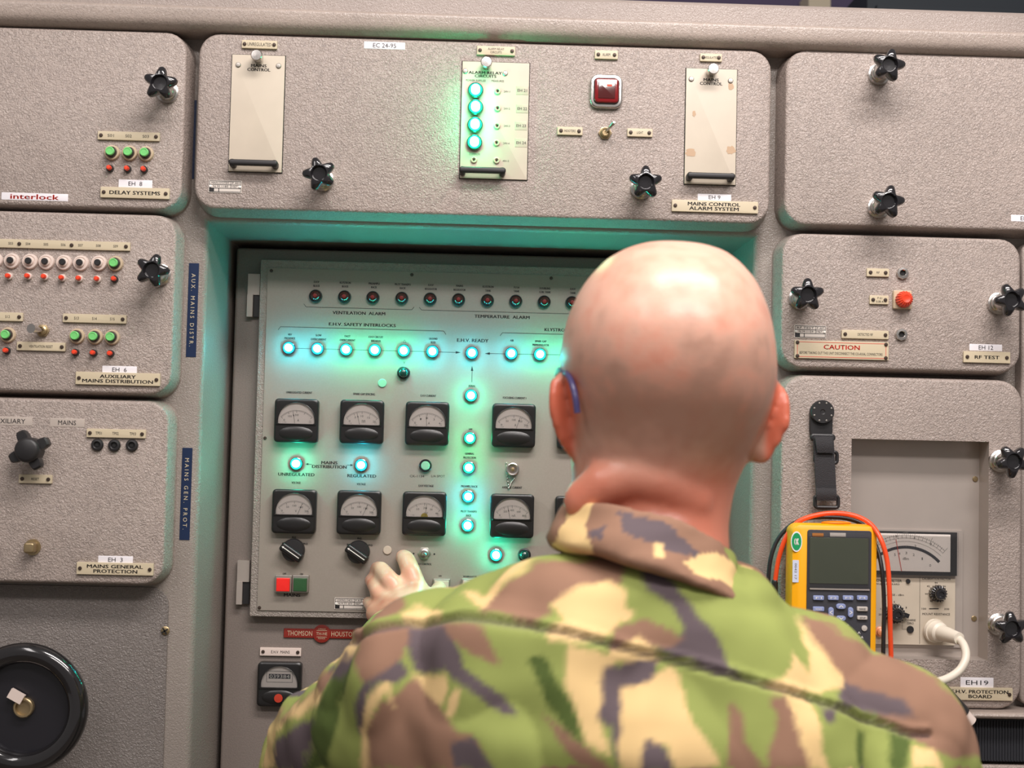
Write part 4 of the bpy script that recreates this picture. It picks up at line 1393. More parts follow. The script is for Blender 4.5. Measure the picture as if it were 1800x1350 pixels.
# chained socket
p = U(901, 825, IP - .004)
o = put('coaxial_socket', MB().lathe([(.0084, 0), (.0084, -.002), (.0078, -.004), (.0078, -.008), (.0068, -.0085), (.0052, -.0082), (.0048, -.005), (0, -.005)], 28), M['chrome'], cpn, (p.x, IP, p.z))
put('socket_pin', MB().lathe([(.0026, -.004), (.0024, -.0085), (0, -.009)], 14), M['brass'], o, (p.x, IP, p.z))
cb_ = MB()
for x0, y0, x1, y1 in ((890, 814, 894, 858), (894, 858, 903, 842)):
    for k in range(9):
        q = U(x0 + (x1 - x0) * k / 8 + math.sin(k) * .6, y0 + (y1 - y0) * k / 8, IP - .002)
        cb_.ell(q, (.0011, .0009, .0014), n=8, k=6)
put('chain', cb_, M['steel'], o, (0, 0, 0))


# panel meters
def meter_meshes(S):
    """housing with an arched window; S = side length"""
    n = 120
    cxz = (0.0, 0.10 * S)
    HX, HR = 0.415 * S, 0.415 * S
    LIFT = 0.07 * S
    zb, depth = -0.07 * S, 0.012
    inner, outer_, rim = [], [], []
    hs = S / 2

    def arch(t, R, zb_):
        c, s_ = math.cos(t), math.sin(t)
        # ray from (0, .10S) ; arch = circle radius R centred (0, zb) above zb
        # solve circle
        oz = cxz[1] - (zb_ + LIFT)
        bq = oz * s_
        cq = oz * oz - R * R
        k = -bq + math.sqrt(bq * bq - cq)
        if cxz[1] + k * s_ < zb_ + LIFT and abs(c) > 1e-6:
            k = R / abs(c)
        if cxz[1] + k * s_ < zb_:
            k = (zb_ - cxz[1]) / s_
        return k * c, cxz[1] + k * s_

    def sqr(t, ins):
        c, s_ = math.cos(t), math.sin(t)
        h_ = hs - ins
        # superellipse-ish rounded square by marching
        lo, hi = 0, S
        for _ in range(26):
            m = (lo + hi) / 2
            x, z = m * c, cxz[1] + m * s_
            rr = .085 * S
            ax, az = abs(x), abs(z)
            if ax > h_ - rr and az > h_ - rr:
                ins_ = (ax - (h_ - rr)) ** 2 + (az - (h_ - rr)) ** 2 < rr * rr
            else:
                ins_ = ax < h_ and az < h_
            if ins_:
                lo = m
            else:
                hi = m
        return lo * c, cxz[1] + lo * s_
    T = [2 * PI * k / n + .001 for k in range(n)]
    ring = lambda f, y: [(f(t)[0], y, f(t)[1]) for t in T]
    b = MB()
    b.rings([ring(lambda t: sqr(t, 0), 0), ring(lambda t: sqr(t, 0), -depth + .0015), ring(lambda t: sqr(t, .0012), -depth + .0003), ring(lambda t: sqr(t, .0028), -depth),
             ring(lambda t: arch(t, HR + .0022, zb - .0018), -depth), ring(lambda t: arch(t, HR + .0018, zb - .0014), -depth - .0012), ring(lambda t: arch(t, HR + .0006, zb - .0004), -depth - .0014), ring(lambda t: arch(t, HR, zb), -depth - .0006), ring(lambda t: arch(t, HR, zb), -depth + .0035)], True, False)
    # moulded bulge on the lower cheek
    b.ell((0, -depth + .0012, -.29 * S), (.43 * S, .0030, .18 * S), n=28, k=10)
    d = MB()
    d.rings([ring(lambda t: arch(t, HR, zb), -depth + .0034), ring(lambda t: arch(t, HR, zb), -depth + .0028)])
    gl_ = MB()
    gl_.rings([ring(lambda t: arch(t, HR, zb), -depth - .0002), ring(lambda t: arch(t, HR, zb), -depth - .0007)])
    return b.mesh('meter_housing'), d.mesh('dial_card'), gl_.mesh('meter_glass'), zb, depth


S0 = PX(76, CP)
MH, MD_, MG, MZB, MDEP = meter_meshes(S0)


def panel_meter(parent, px, py, nums, unit, ang, plane, ticks=24, a_rng=46, hub=False, gap_line=None):
    c = U(px, py, plane - .010)
    l = (c.x, plane, c.z)
    o = put('panel_meter', MH, M['meter_black'], parent, l)
    put('dial_card', MD_, M['dial'], o, l)
    put('meter_glass', MG, M['glass'], o, l)
    y = -MDEP + .0026
    b = MB()
    piv = Vector((0, 0, MZB - .19 * S0))
    Ra = .50 * S0
    arc(b, piv, Ra, -a_rng, a_rng, .00022, 22, y)
    arc(b, piv, Ra - .0012, -a_rng, a_rng, .00018, 22, y)
    for k in range(ticks + 1):
        a = R_(-a_rng + 2 * a_rng * k / ticks)
        big = k % (ticks // 4) == 0
        r0, r1 = Ra - .0012, Ra + (0 if not big else 0)
        if big:
            r0 = Ra - .0032
        seg(b, piv.x + r0 * math.sin(a), piv.z + r0 * math.cos(a), piv.x + r1 * math.sin(a), piv.z + r1 * math.cos(a), .00035 if big else .0002, y)
    for k, s_ in enumerate(nums):
        if not s_:
            continue
        a = R_(-a_rng + 2 * a_rng * k / (len(nums) - 1))
        letter(b, s_, piv.x + (Ra - .0058) * math.sin(a), piv.z + (Ra - .0058) * math.cos(a), .0014 * len(s_) + .0004, .0024, y, 0)
    letter(b, unit, .002, MZB + .0042, .0022 * len(unit), .0032, y, 0)
    letter(b, '~ 2.5', -.0145, MZB + .0018, .0045, .0013, y, 0)
    for k in range(3):
        seg(b, .0150, MZB + .0015 + k * .0012, .0180, MZB + .0015 + k * .0012, .0002, y)
    put('scale_marks', b, M['grey_ink'], o, l)
    b = MB()
    a = R_(ang)
    r0 = .205 * S0
    r1 = Ra - .001
    r2 = Ra - .006
    seg(b, piv.x + r0 * math.sin(a), piv.z + r0 * math.cos(a), piv.x + r1 * math.sin(a), piv.z + r1 * math.cos(a), .00030, y - .0008)
    b.ell((piv.x + r2 * math.sin(a), y - .0008, piv.z + r2 * math.cos(a)), (.0005, .0002, .0013), Matrix.Rotation(a, 3, 'Y'), 8, 6)
    put('needle', b, M['ink'], o, l)
    return o


panel_meter(cpn, 521, 739.5, ('0', '100', '200', '', ''), 'A', -10, IP)
panel_meter(cpn, 636, 741.5, ('0', '5', '10', '15', '20'), 'mm', -14, IP)
panel_meter(cpn, 751, 744.5, ('0', '1', '2', '3', '4'), 'A', -3, IP)
panel_meter(cpn, 903, 748, ('0', '50', '100', '150', '200'), 'A', 18, IP)
panel_meter(cpn, 517, 899, ('0', '50', '100', '150', '200'), 'V', 22, IP)
panel_meter(cpn, 631, 901, ('0', '50', '100', '150', '200'), 'V', 24, IP)
mt = panel_meter(cpn, 746, 903, ('', '10', '20', '30', '40'), 'kV', 6, IP, 8)
c = WP[mt]
put('needle_hub', MB().lathe([(.0042, 0), (.0042, -.0003)], 24, cy=-MDEP + .0022, cz=MZB + .0002), M['amber_dial'], mt, c)
mt = panel_meter(cpn, 900, 907, ('0', '200', '400', '600', '800'), 'mA', -12, IP, 8)
panel_meter(cpn, 1014, 911, ('0', '200', '400', '600', '800'), 'mA', -12, IP, 8)
panel_meter(cpn, 1018, 751, ('0', '50', '100', '150', '200'), 'A', 10, IP)


# rotary selectors
def selector(px, py, split):
    c = U(px, py, IP - .012)
    l = (c.x, IP, c.z)
    r = PX(20, CP)
    o = put('rotary_selector', MB().lathe([(r, 0), (r, -.006), (r * .97, -.0085), (r * .9, -.0095), (0, -.0098)], 40), M['matte_black'], cpn, l)
    mtx = Matrix.Rotation(R_(34), 4, 'Y')
    put('pointer_grip', MB().rrect(2.15 * r, r * .8, .003, .016, .003, cz=-r * .18, m=mtx), M['meter_black'], o, l)
    bb_ = MB()
    bb_.box(0, -.0163, -r * .18, 1.7 * r, .0006, .0010, mtx)
    bb_.add([mtx @ Vector(p) for p in ((-.95 * r, -.0165, -r * .18), (-.78 * r, -.0165, -r * .18 + .0015), (-.78 * r, -.0165, -r * .18 - .0015))], [(0, 1, 2)])
    put('pointer_line', bb_, M['white_ink'], o, l)


selector(514, 968, 0)
selector(629, 971, 1)
toggle(cpn, 746, 973, IP, 'steel', (0.05, -.05), 1.0, r=.0080, L=.010)
for x, m, s_ in ((498, 'btn_red', 0), (528, 'btn_green', 1)):
    c = U(x, 1026.5, IP - .006)
    l = (c.x, IP, c.z)
    o = put('push_button', MB().rrect(PX(29, CP), PX(30, CP), .001, .006, .0005), M['steel'], cpn, l)
    put('button_cap', MB().rrect(PX(23, CP), PX(23, CP), .0006, .0105, .001, cz=-PX(1, CP)), M[m], o, l)
for x in (776, 826):
    c = U(x, 1030, IP - .006)
    l = (c.x, IP, c.z)
    o = put('push_button', MB().rrect(PX(30, CP), PX(24, CP), .001, .006, .0005), M['steel'], cpn, l)
    put('button_cap', MB().rrect(PX(25, CP), PX(19, CP), .0006, .0075, .0006), M['cream'], o, l)
id_plate(cpn, 614, 1061, 51, 20, ('CONTROL CHECK', 'P 415', 'N M 771 B73', '1067'), IP)

# maker's plate, name plate and elapsed-time counter on the door
c = U(566, 1113.5, DP)
bp2 = put('maker_plate', MB().rrect(PX(132, DP), PX(16, DP), .0008, .002, .0005).lathe([(PX(15.5, DP), 0), (PX(15.5, DP), -.0028), (PX(14.5, DP), -.003), (0, -.003)], 36), M['brand_red'], None, (c.x, DP, c.z))
tag(bp2, 'brick-red enamel maker plate with a round centre reading THOMSON HOUSTON, under the control panel', 'plate')
b = MB()
letter(b, 'THOMSON', -PX(38, DP), 0, PX(43, DP), PX(8.5, DP), -.0022, 0)
letter(b, 'HOUSTON', PX(38, DP), 0, PX(43, DP), PX(8.5, DP), -.0022, 0)
letter(b, 'TH-HE', 0, 0, PX(19, DP), PX(5, DP), -.0032, 0)
for dz in (5.5, -5.5):
    seg(b, -PX(9, DP), PX(dz, DP), PX(9, DP), PX(dz, DP), .0005, -.0032)
letter(b, 'COMPAGNIE', 0, PX(8, DP), PX(13, DP), PX(2.6, DP), -.0032, 0)
letter(b, 'FRANCE', 0, -PX(8, DP), PX(12, DP), PX(2.6, DP), -.0032, 0)
put('lettering', b, M['tan_ring'], bp2, (c.x, DP, c.z))
o = plate(door, 493, 1146, 71, 14, [('E.H.V  MAINS', 0, 0, 32, 5)], DP, mat_='white_ring', scr_px=5.5)
c = U(491, 1203, DP - .010)
l = (c.x, DP, c.z)
hm = put('hour_counter', MH, M['meter_black'], None, l)
tag(hm, 'square black hour counter with digit window and red flag below the control panel', 'counter')
put('dial_card', MD_, M['dial'], hm, l)
put('meter_glass', MG, M['glass'], hm, l)
y = -MDEP + .0026
b = MB()
for q in ((-.0155, .0035, .0155, .0035), (-.0155, .0165, .0155, .0165), (-.0155, .0035, -.0155, .0165), (.0155, .0035, .0155, .0165)):
    seg(b, q[0], q[1] - .001, q[2], q[3] - .001, .0004, y)
put('scale_marks', b, M['ink'], hm, l)
put('digit_window', MB().box(0, y + .0002, .0095, .026, .0006, .0055), M['meter_face'], hm, l)
b = MB(); letter(b, '039384', 0, .0095, .024, .0042, y - .0003, .01)
put('digits', b, M['white_ink'], hm, l)
put('red_flag', MB().lathe([(.0052, 0), (.0050, -.0010), (0, -.0013)], 24, cy=-MDEP - .0030, cz=-.0158), M['counter_red'], hm, l)

# ================================================================== PERSON
YH = -0.52


def remesh(mb, name, voxel, smooth_it=6, fac=0.5):
    me = mb.mesh(name, 0)
    o = bpy.data.objects.new('tmp', me)
    COL.objects.link(o)
    r = o.modifiers.new('r', 'REMESH'); r.mode = 'VOXEL'; r.voxel_size = voxel
    if smooth_it:
        s_ = o.modifiers.new('s', 'SMOOTH'); s_.iterations = smooth_it; s_.factor = fac
    dg = bpy.context.evaluated_depsgraph_get()
    out = bpy.data.meshes.new_from_object(o.evaluated_get(dg))
    out.name = name
    bpy.data.objects.remove(o)
    bpy.data.meshes.remove(me)
    out.polygons.foreach_set('use_smooth', [True] * len(out.polygons))
    return out


def head_mesh():
    b = MB()
    rows = [  # py, xl, xr, back depth, front depth, centre y shift
        (428, 1165, 1195, .006, .006, 0.0), (431, 1140, 1225, .022, .03, 0), (437, 1118, 1252, .038, .048, 0), (447, 1093, 1277, .053, .063, 0), (465, 1063, 1299, .068, .078, 0), (490, 1040, 1319, .082, .088, 0),
        (520, 1019, 1334, .092, .094, 0), (560, 1001, 1347, .100, .098, 0), (600, 990, 1354, .104, .100, 0), (650, 985, 1357, .103, .100, 0), (700, 993, 1351, .097, .100, 0), (740, 1000, 1338, .087, .100, 0),
        (780, 1004, 1320, .076, .098, 0), (815, 1005, 1303, .066, .095, .0), (850, 1007, 1290, .060, .085, .002), (885, 1009, 1283, .060, .055, .003), (920, 1008, 1277, .063, .05, .0), (960, 1002, 1276, .068, .05, -.005), (1010, 1010, 1270, .066, .05, -.005), (1060, 1020, 1260, .062, .05, 0)]
    R = []
    n = 48
    fine = []
    for i in range(len(rows) - 1):
        r0, r1, r2, r3 = rows[max(i - 1, 0)], rows[i], rows[i + 1], rows[min(i + 2, len(rows) - 1)]
        for j in range(5 if i > 3 else 2):
            t = j / (5 if i > 3 else 2)
            m1 = [(c_ - a_) / 2 for a_, c_ in zip(r0, r2)]
            m2 = [(c_ - a_) / 2 for a_, c_ in zip(r1, r3)]
            if i <= 4:
                fine.append([a_ + (c_ - a_) * t for a_, c_ in zip(r1, r2)])
            else:
                fine.append([(2 * t ** 3 - 3 * t ** 2 + 1) * a_ + (t ** 3 - 2 * t ** 2 + t) * p_ + (-2 * t ** 3 + 3 * t ** 2) * c_ + (t ** 3 - t ** 2) * q_ for a_, p_, c_, q_ in zip(r1, m1, r2, m2)])
    fine.append(rows[-1])
    for py, xl, xr, db_, df, ys in fine:
        a, c = U(xl, py, YH), U(xr, py, YH)
        cx, hx, z = (a.x + c.x) / 2, (c.x - a.x) / 2, (a.z + c.z) / 2
        ring = []
        for k in range(n):
            t = 2 * PI * k / n
            ct, st_ = math.cos(t), math.sin(t)
            e_ = 2 / 2.25
            x = hx * math.copysign(abs(ct) ** e_, ct)
            yy = (df if st_ > 0 else db_) * math.copysign(abs(st_) ** e_, st_)
            # roll of the head follows the rows' own tilt
            ring.append((cx + x, YH + yy + ys, z - x * 0.03))
        R.append(ring)
    b.rings(R)
    hc = U(1171, 650, YH)
    ey = hc.z - .012
    # face: brow, nose, lips, chin, eyes
    b.ell((hc.x, YH + .088, ey + .012), (.052, .016, .010))
    b.cone((hc.x, YH + .098, ey + .004), (hc.x, YH + .118, ey - .030), .007, .010)
    b.ell((hc.x - .011, YH + .110, ey - .032), (.007, .008, .006))
    b.ell((hc.x + .011, YH + .110, ey - .032), (.007, .008, .006))
    b.ell((hc.x, YH + .094, ey - .052), (.024, .012, .0045))
    b.ell((hc.x, YH + .092, ey - .062), (.021, .012, .0055))
    b.ell((hc.x, YH + .078, ey - .092), (.030, .024, .020))
    for s in (-1, 1):
        b.ell((hc.x + s * .032, YH + .090, ey - .002), (.013, .010, .009))
        b.cone((hc.x + s * .044, YH + .02, ey - .068), (hc.x + s * .02, YH + .078, ey - .095), .013, .017)
        b.ell((hc.x + s * .045, YH + .072, ey - .028), (.022, .022, .018))
    # ears
    for s, xa, xb, ya, yb in ((-1, 966, 1022, 656, 808), (1, 1312, 1376, 668, 814)):
        top, bot = U((xa + xb) / 2 + s * 6, ya, YH), U((xa + xb) / 2 - s * 20, yb, YH)
        H_ = (top.z - bot.z) / 2
        c = (top + bot) / 2
        c.x = U(1001 if s < 0 else 1342, 735, YH).x
        c.y -= .013
        rot = Matrix.Rotation(R_(s * (8 if s < 0 else 15)), 3, 'Y') @ Matrix.Rotation(R_(-s * 42), 3, 'Z')
        # concha plate
        b.ell(c, (.0195, .0050, H_ * .98), rot, 24, 16)
        # helix rim
        pts = []
        for k in range(19):
            a_ = R_(-70 + 250 * k / 18)
            q = Vector((-.0155 * math.cos(a_ - .3) * 1.05, 0.001, (H_ - .004) * math.sin(a_ - .0)))
            pts.append(c + rot @ q)
        for k in range(18):
            b.cone(pts[k], pts[k + 1], .0046, .0046, 10)
        b.ell(c + rot @ Vector((.002, 0, -H_ + .008)), (.011, .0058, .010), rot)
    # nape roll
    na, nb, nc_ = U(1040, 858, YH - .045), U(1110, 840, YH - .058), U(1200, 862, YH - .05)
    P_ = [U(1030, 880, YH - .040), U(1060, 852, YH - .046), U(1110, 838, YH - .049), U(1165, 850, YH - .048), U(1215, 880, YH - .040)]
    for k in range(4):
        b.cone(P_[k], P_[k + 1], .017, .017)
    return b


bd = head_mesh()
# shoulders, torso and arms under the jacket
SL, SR = U(745, 1200, -.50), U(1550, 1310, -.52)
EL, ER = U(560, 1360, -.24), U(1650, 1600, -.40)
WL, WR = U(712, 1098, .030), None
NB = U(1150, 1055, -.545)
bd.cone(NB, SL, .028, .045); bd.cone(NB, SR, .028, .045)
mid = (SL + SR) / 2
bd.ell((mid.x, -.52, mid.z - .10), (.165, .095, .16)); bd.ell((mid.x, -.50, mid.z - .32), (.145, .09, .2))
bd.cone(SL, EL, .043, .034); bd.cone(EL, WL, .034, .024)
WR = ER + Vector((-.10, .22, .04))
bd.cone(SR, ER, .043, .034); bd.cone(ER, WR, .034, .024)


def hand(b, W0, joints, radii, palm_pts, thumb):
    for a, c, r0, r1 in palm_pts:
        b.cone(a, c, r0, r1)
    for chain, rr in zip(joints, radii):
        for k in range(len(chain) - 1):
            b.cone(chain[k], chain[k + 1], rr[k], rr[k + 1], 14)
    for k in range(len(thumb[0]) - 1):
        b.cone(thumb[0][k], thumb[0][k + 1], thumb[1][k], thumb[1][k + 1], 14)


TY = IP - .008
idx = [U(734, 1036, .082), U(722, 1004, .092), U(714, 984, .112), U(709, 979, TY - .001)]
mdl = [U(706, 1046, .080), U(684, 1018, .086), U(670, 1001, .108), U(663, 1000, TY - .001)]
rng = [U(680, 1058, .082), U(664, 1040, .090), U(655, 1024, .112), U(651, 1020, TY - .001)]
pnk = [U(662, 1078, .080), U(655, 1066, .094), U(650, 1060, .112), U(647, 1058, TY - .001)]
pr = [(.0125, .0120, .0112, .0100), (.0120, .0112, .0102, .0094), (.0115, .0098, .0086, .0078), (.0105, .0092, .0082, .0074)]
palm = [(WL, ch[0], .022, .0135) for ch in (idx, mdl, rng, pnk)] + [(idx[0], mdl[0], .0125, .012), (mdl[0], rng[0], .012, .0115), (rng[0], pnk[0], .0115, .0105)]
th = ([WL + Vector((.02, .01, 0)), U(752, 1062, .068), U(768, 1046, .095), U(772, 1034, .115)], (.018, .014, .012, .0095))
hand(bd, WL, [idx, mdl, rng, pnk], pr, palm, th)
# right hand, relaxed, hidden in front of the body
dR = (WR - ER).normalized()
side = dR.cross(Vector((0, 0, 1))).normalized()
js, rs, pl = [], [], []
for k in range(4):
    o0 = side * (.030 - .02 * k)
    L0 = (.040, .044, .041, .032)[k]
    m0 = WR + dR * .085 + o0
    m1_ = m0 + dR * L0 + Vector((0, 0, -.006))
    m2_ = m1_ + dR * L0 * .55 + Vector((0, 0, -.018))
    m3_ = m2_ + dR * L0 * .25 + Vector((0, 0, -.018))
    js.append([m0, m1_, m2_, m3_]); rs.append((.010, .0095, .0085, .0075))
    pl.append((WR, m0, .021, .012))
hand(bd, WR, js, rs, pl, ([WR + side * .02, WR + dR * .04 + side * .045, WR + dR * .07 + side * .055, WR + dR * .095 + side * .052], (.016, .013, .0115, .009)))
person = thing('person', 'bald person in camouflage jacket seen from behind with left hand on the panel', 'person', (mid.x, -.50, 0))
bme = remesh(bd, 'body', .0026, 14, .5)

skin = bpy.data.materials.new('skin')
skin.use_nodes = True
nt = skin.node_tree
ps_ = nt.nodes['Principled BSDF']
at = nt.nodes.new('ShaderNodeAttribute'); at.attribute_name = 'tone'
nt.links.new(at.outputs['Color'], ps_.inputs['Base Color'])
ps_.inputs['Roughness'].default_value = 0.33
ps_.inputs['Subsurface Weight'].default_value = 0.12
ps_.inputs['Subsurface Radius'].default_value = (1.0, 0.3, 0.15)
ps_.inputs['Subsurface Scale'].default_value = 0.01
ps_.inputs['Specular IOR Level'].default_value = 0.5
tcn = nt.nodes.new('ShaderNodeTexCoord')
nn = nt.nodes.new('ShaderNodeTexNoise'); nn.inputs['Scale'].default_value = 350; nn.inputs['Detail'].default_value = 3
bp = nt.nodes.new('ShaderNodeBump'); bp.inputs['Strength'].default_value = .12; bp.inputs['Distance'].default_value = .001
nt.links.new(tcn.outputs['Object'], nn.inputs['Vector']); nt.links.new(nn.outputs['Fac'], bp.inputs['Height']); nt.links.new(bp.outputs[0], ps_.inputs['Normal'])


def lerp(a, b, t):
    t = min(1, max(0, t))
    return tuple(a[i] + (b[i] - a[i]) * t for i in range(3))


def sst(a, b, x):
    t = min(1, max(0, (x - a) / (b - a)))
    return t * t * (3 - 2 * t)


hcx = U(1171, 650, YH)
C_sk, C_red, C_ear, C_stub, C_hand = srgb(226, 178, 156)[:3], srgb(205, 118, 92)[:3], srgb(204, 102, 74)[:3], srgb(158, 118, 100)[:3], srgb(232, 184, 156)[:3]
cols = []
for v in bme.vertices:
    p = v.co
    nz = noise.fractal(p * 28, 1.0, 2.0, 3)
    if p.y > -.05:
        c_ = lerp(C_hand, C_red, .25 + .9 * nz)
        if p.y > IP - .028:
            c_ = lerp(c_, C_sk, .5)
    else:
        zz = p.z - hcx.z
        nz2 = noise.fractal(p * 75, 1.0, 2.0, 3)
        c_ = lerp(C_sk, C_red, .10 + .35 * nz + .3 * nz2)
        # close-shaven hair shadow: a band round the back and sides
        band = sst(.040, -.030, zz + .035 * nz + .02 * nz2) * sst(-.095, -.050, zz + .02 * nz)
        c_ = lerp(c_, C_stub, .72 * band)
        low = sst(-.055, -.095, zz)
        c_ = lerp(c_, C_red, .85 * low)
        ex = abs(p.x - hcx.x - .001)
        ear = sst(.068, .075, ex) * sst(.0, -.016, zz) * (1 if zz > -.079 else 0)
        c_ = lerp(c_, C_ear, .9 * ear)  # red of the ears, with their shade painted into the tone
    cols += [c_[0], c_[1], c_[2], 1]
at_ = bme.color_attributes.new('tone', 'FLOAT_COLOR', 'POINT')
at_.data.foreach_set('color', cols)
bme.materials.clear()
bo = put('body', bme, skin, person, (0, 0, 0))

# spectacles: temple hooked over the left ear, frame on the face
b = MB()
tp_ = [U(984, 654, YH + .02), U(986, 651, YH - .005), U(1000, 662, YH - .036), U(1010, 690, YH - .050), U(1015, 726, YH - .052)]
tp_[0].x -= .001
P = smooth_path([Vector((hcx.x - .074, YH + .095, hcx.z - .010)), Vector((hcx.x - .080, YH + .05, hcx.z - .006))] + tp_)
b.tube(P, .0024, 10)
P2 = [Vector((2 * hcx.x - q.x, q.y + .004, q.z)) for q in P[:len(P) // 2]]
b.tube(P2, .0018, 10)
for s in (-1, 1):
    pts = [(hcx.x + s * .036 + x, YH + .108, hcx.z - .016 + z) for x, z in rr_pts(.052, .036, .014)]
    pts += pts[:2]
    b.tube(pts, .0016, 8)
b.tube([(hcx.x - .011, YH + .11, hcx.z - .01), (hcx.x, YH + .121, hcx.z - .007), (hcx.x + .011, YH + .11, hcx.z - .01)], .0015, 8)
for s in (-1, 1):
    b.tube([(hcx.x + s * .061, YH + .108, hcx.z - .010), (hcx.x + s * .075, YH + .095, hcx.z - .010)], .0016, 8)
put('spectacles', b, M['indigo'], person, (0, 0, 0), label='thin dark blue spectacles')

# jacket
jk = MB()
JY = -.53


def jrow(py, xl, xr, db_, df, yc, tilt=0.08):
    a, c = U(xl, py, yc), U(xr, py, yc)
    cx, hx, z = (a.x + c.x) / 2, (c.x - a.x) / 2, (a.z + c.z) / 2
    ring = []
    n = 56
    for k in range(n):
        t = 2 * PI * k / n
        ct, st_ = math.cos(t), math.sin(t)
        e_ = 2 / 2.5
        ring.append((cx + hx * math.copysign(abs(ct) ** e_, ct), yc + (df if st_ > 0 else db_) * math.copysign(abs(st_) ** e_, st_), z - hx * ct * tilt))
    return ring


tors = [(1005, 1060, 1250, .060, .05, -.54), (1020, 985, 1300, .072, .06, -.54), (1050, 900, 1370, .084, .07, -.54), (1105, 800, 1450, .095, .08, -.535), (1165, 750, 1510, .104, .09, -.53), (1225, 725, 1540, .112, .095, -.53), (1280, 705, 1565, .116, .10, -.53), (1380, 700, 1560, .118, .105, -.52),
        (1500, 720, 1540, .112, .11, -.51), (1700, 740, 1500, .105, .11, -.50), (1900, 730, 1520, .12, .12, -.49), (2060, 715, 1540, .125, .125, -.49), (2080, 735, 1520, .11, .11, -.49)]
jk.rings([jrow(*r) for r in tors])
jk.ell(U(1115, 1052, -.548), (.108, .078, .040))
NBL, NBR = U(990, 1085, -.545), U(1270, 1125, -.545)
SLj, SRj = U(750, 1200, -.505), U(1556, 1318, -.53)
jk.cone(NBL, SLj, .050, .066); jk.cone(NBR, SRj, .050, .064)
jk.cone(SLj, EL, .066, .060); jk.cone(SLj + Vector((.03, -.02, -.05)), SLj + Vector((-.03, .04, -.035)), .07, .062)
CW = EL.lerp(WL, .90)
jk.cone(EL, CW, .058, .038)
jk.cone(SRj, ER, .068, .060); jk.cone(SRj + Vector((-.03, -.02, -.05)), SRj, .075, .068)
CWR = ER.lerp(WR, .92)
jk.cone(ER, CWR, .058, .040)
jme = remesh(jk, 'jacket', .0031, 28, .6)

# yoke seam across the shoulders as pixel-traced height of the back
seam = [(560, 1150), (640, 1118), (720, 1098), (830, 1096), (930, 1103), (1010, 1118), (1100, 1140), (1200, 1165), (1300, 1192), (1400, 1222), (1500, 1255), (1600, 1290)]


def seam_y(px):
    if px <= seam[0][0]:
        return seam[0][1]
    for (a, b_), (c, d) in zip(seam, seam[1:]):
        if px <= c:
            return b_ + (d - b_) * (px - a) / (c - a)
    return seam[-1][1]


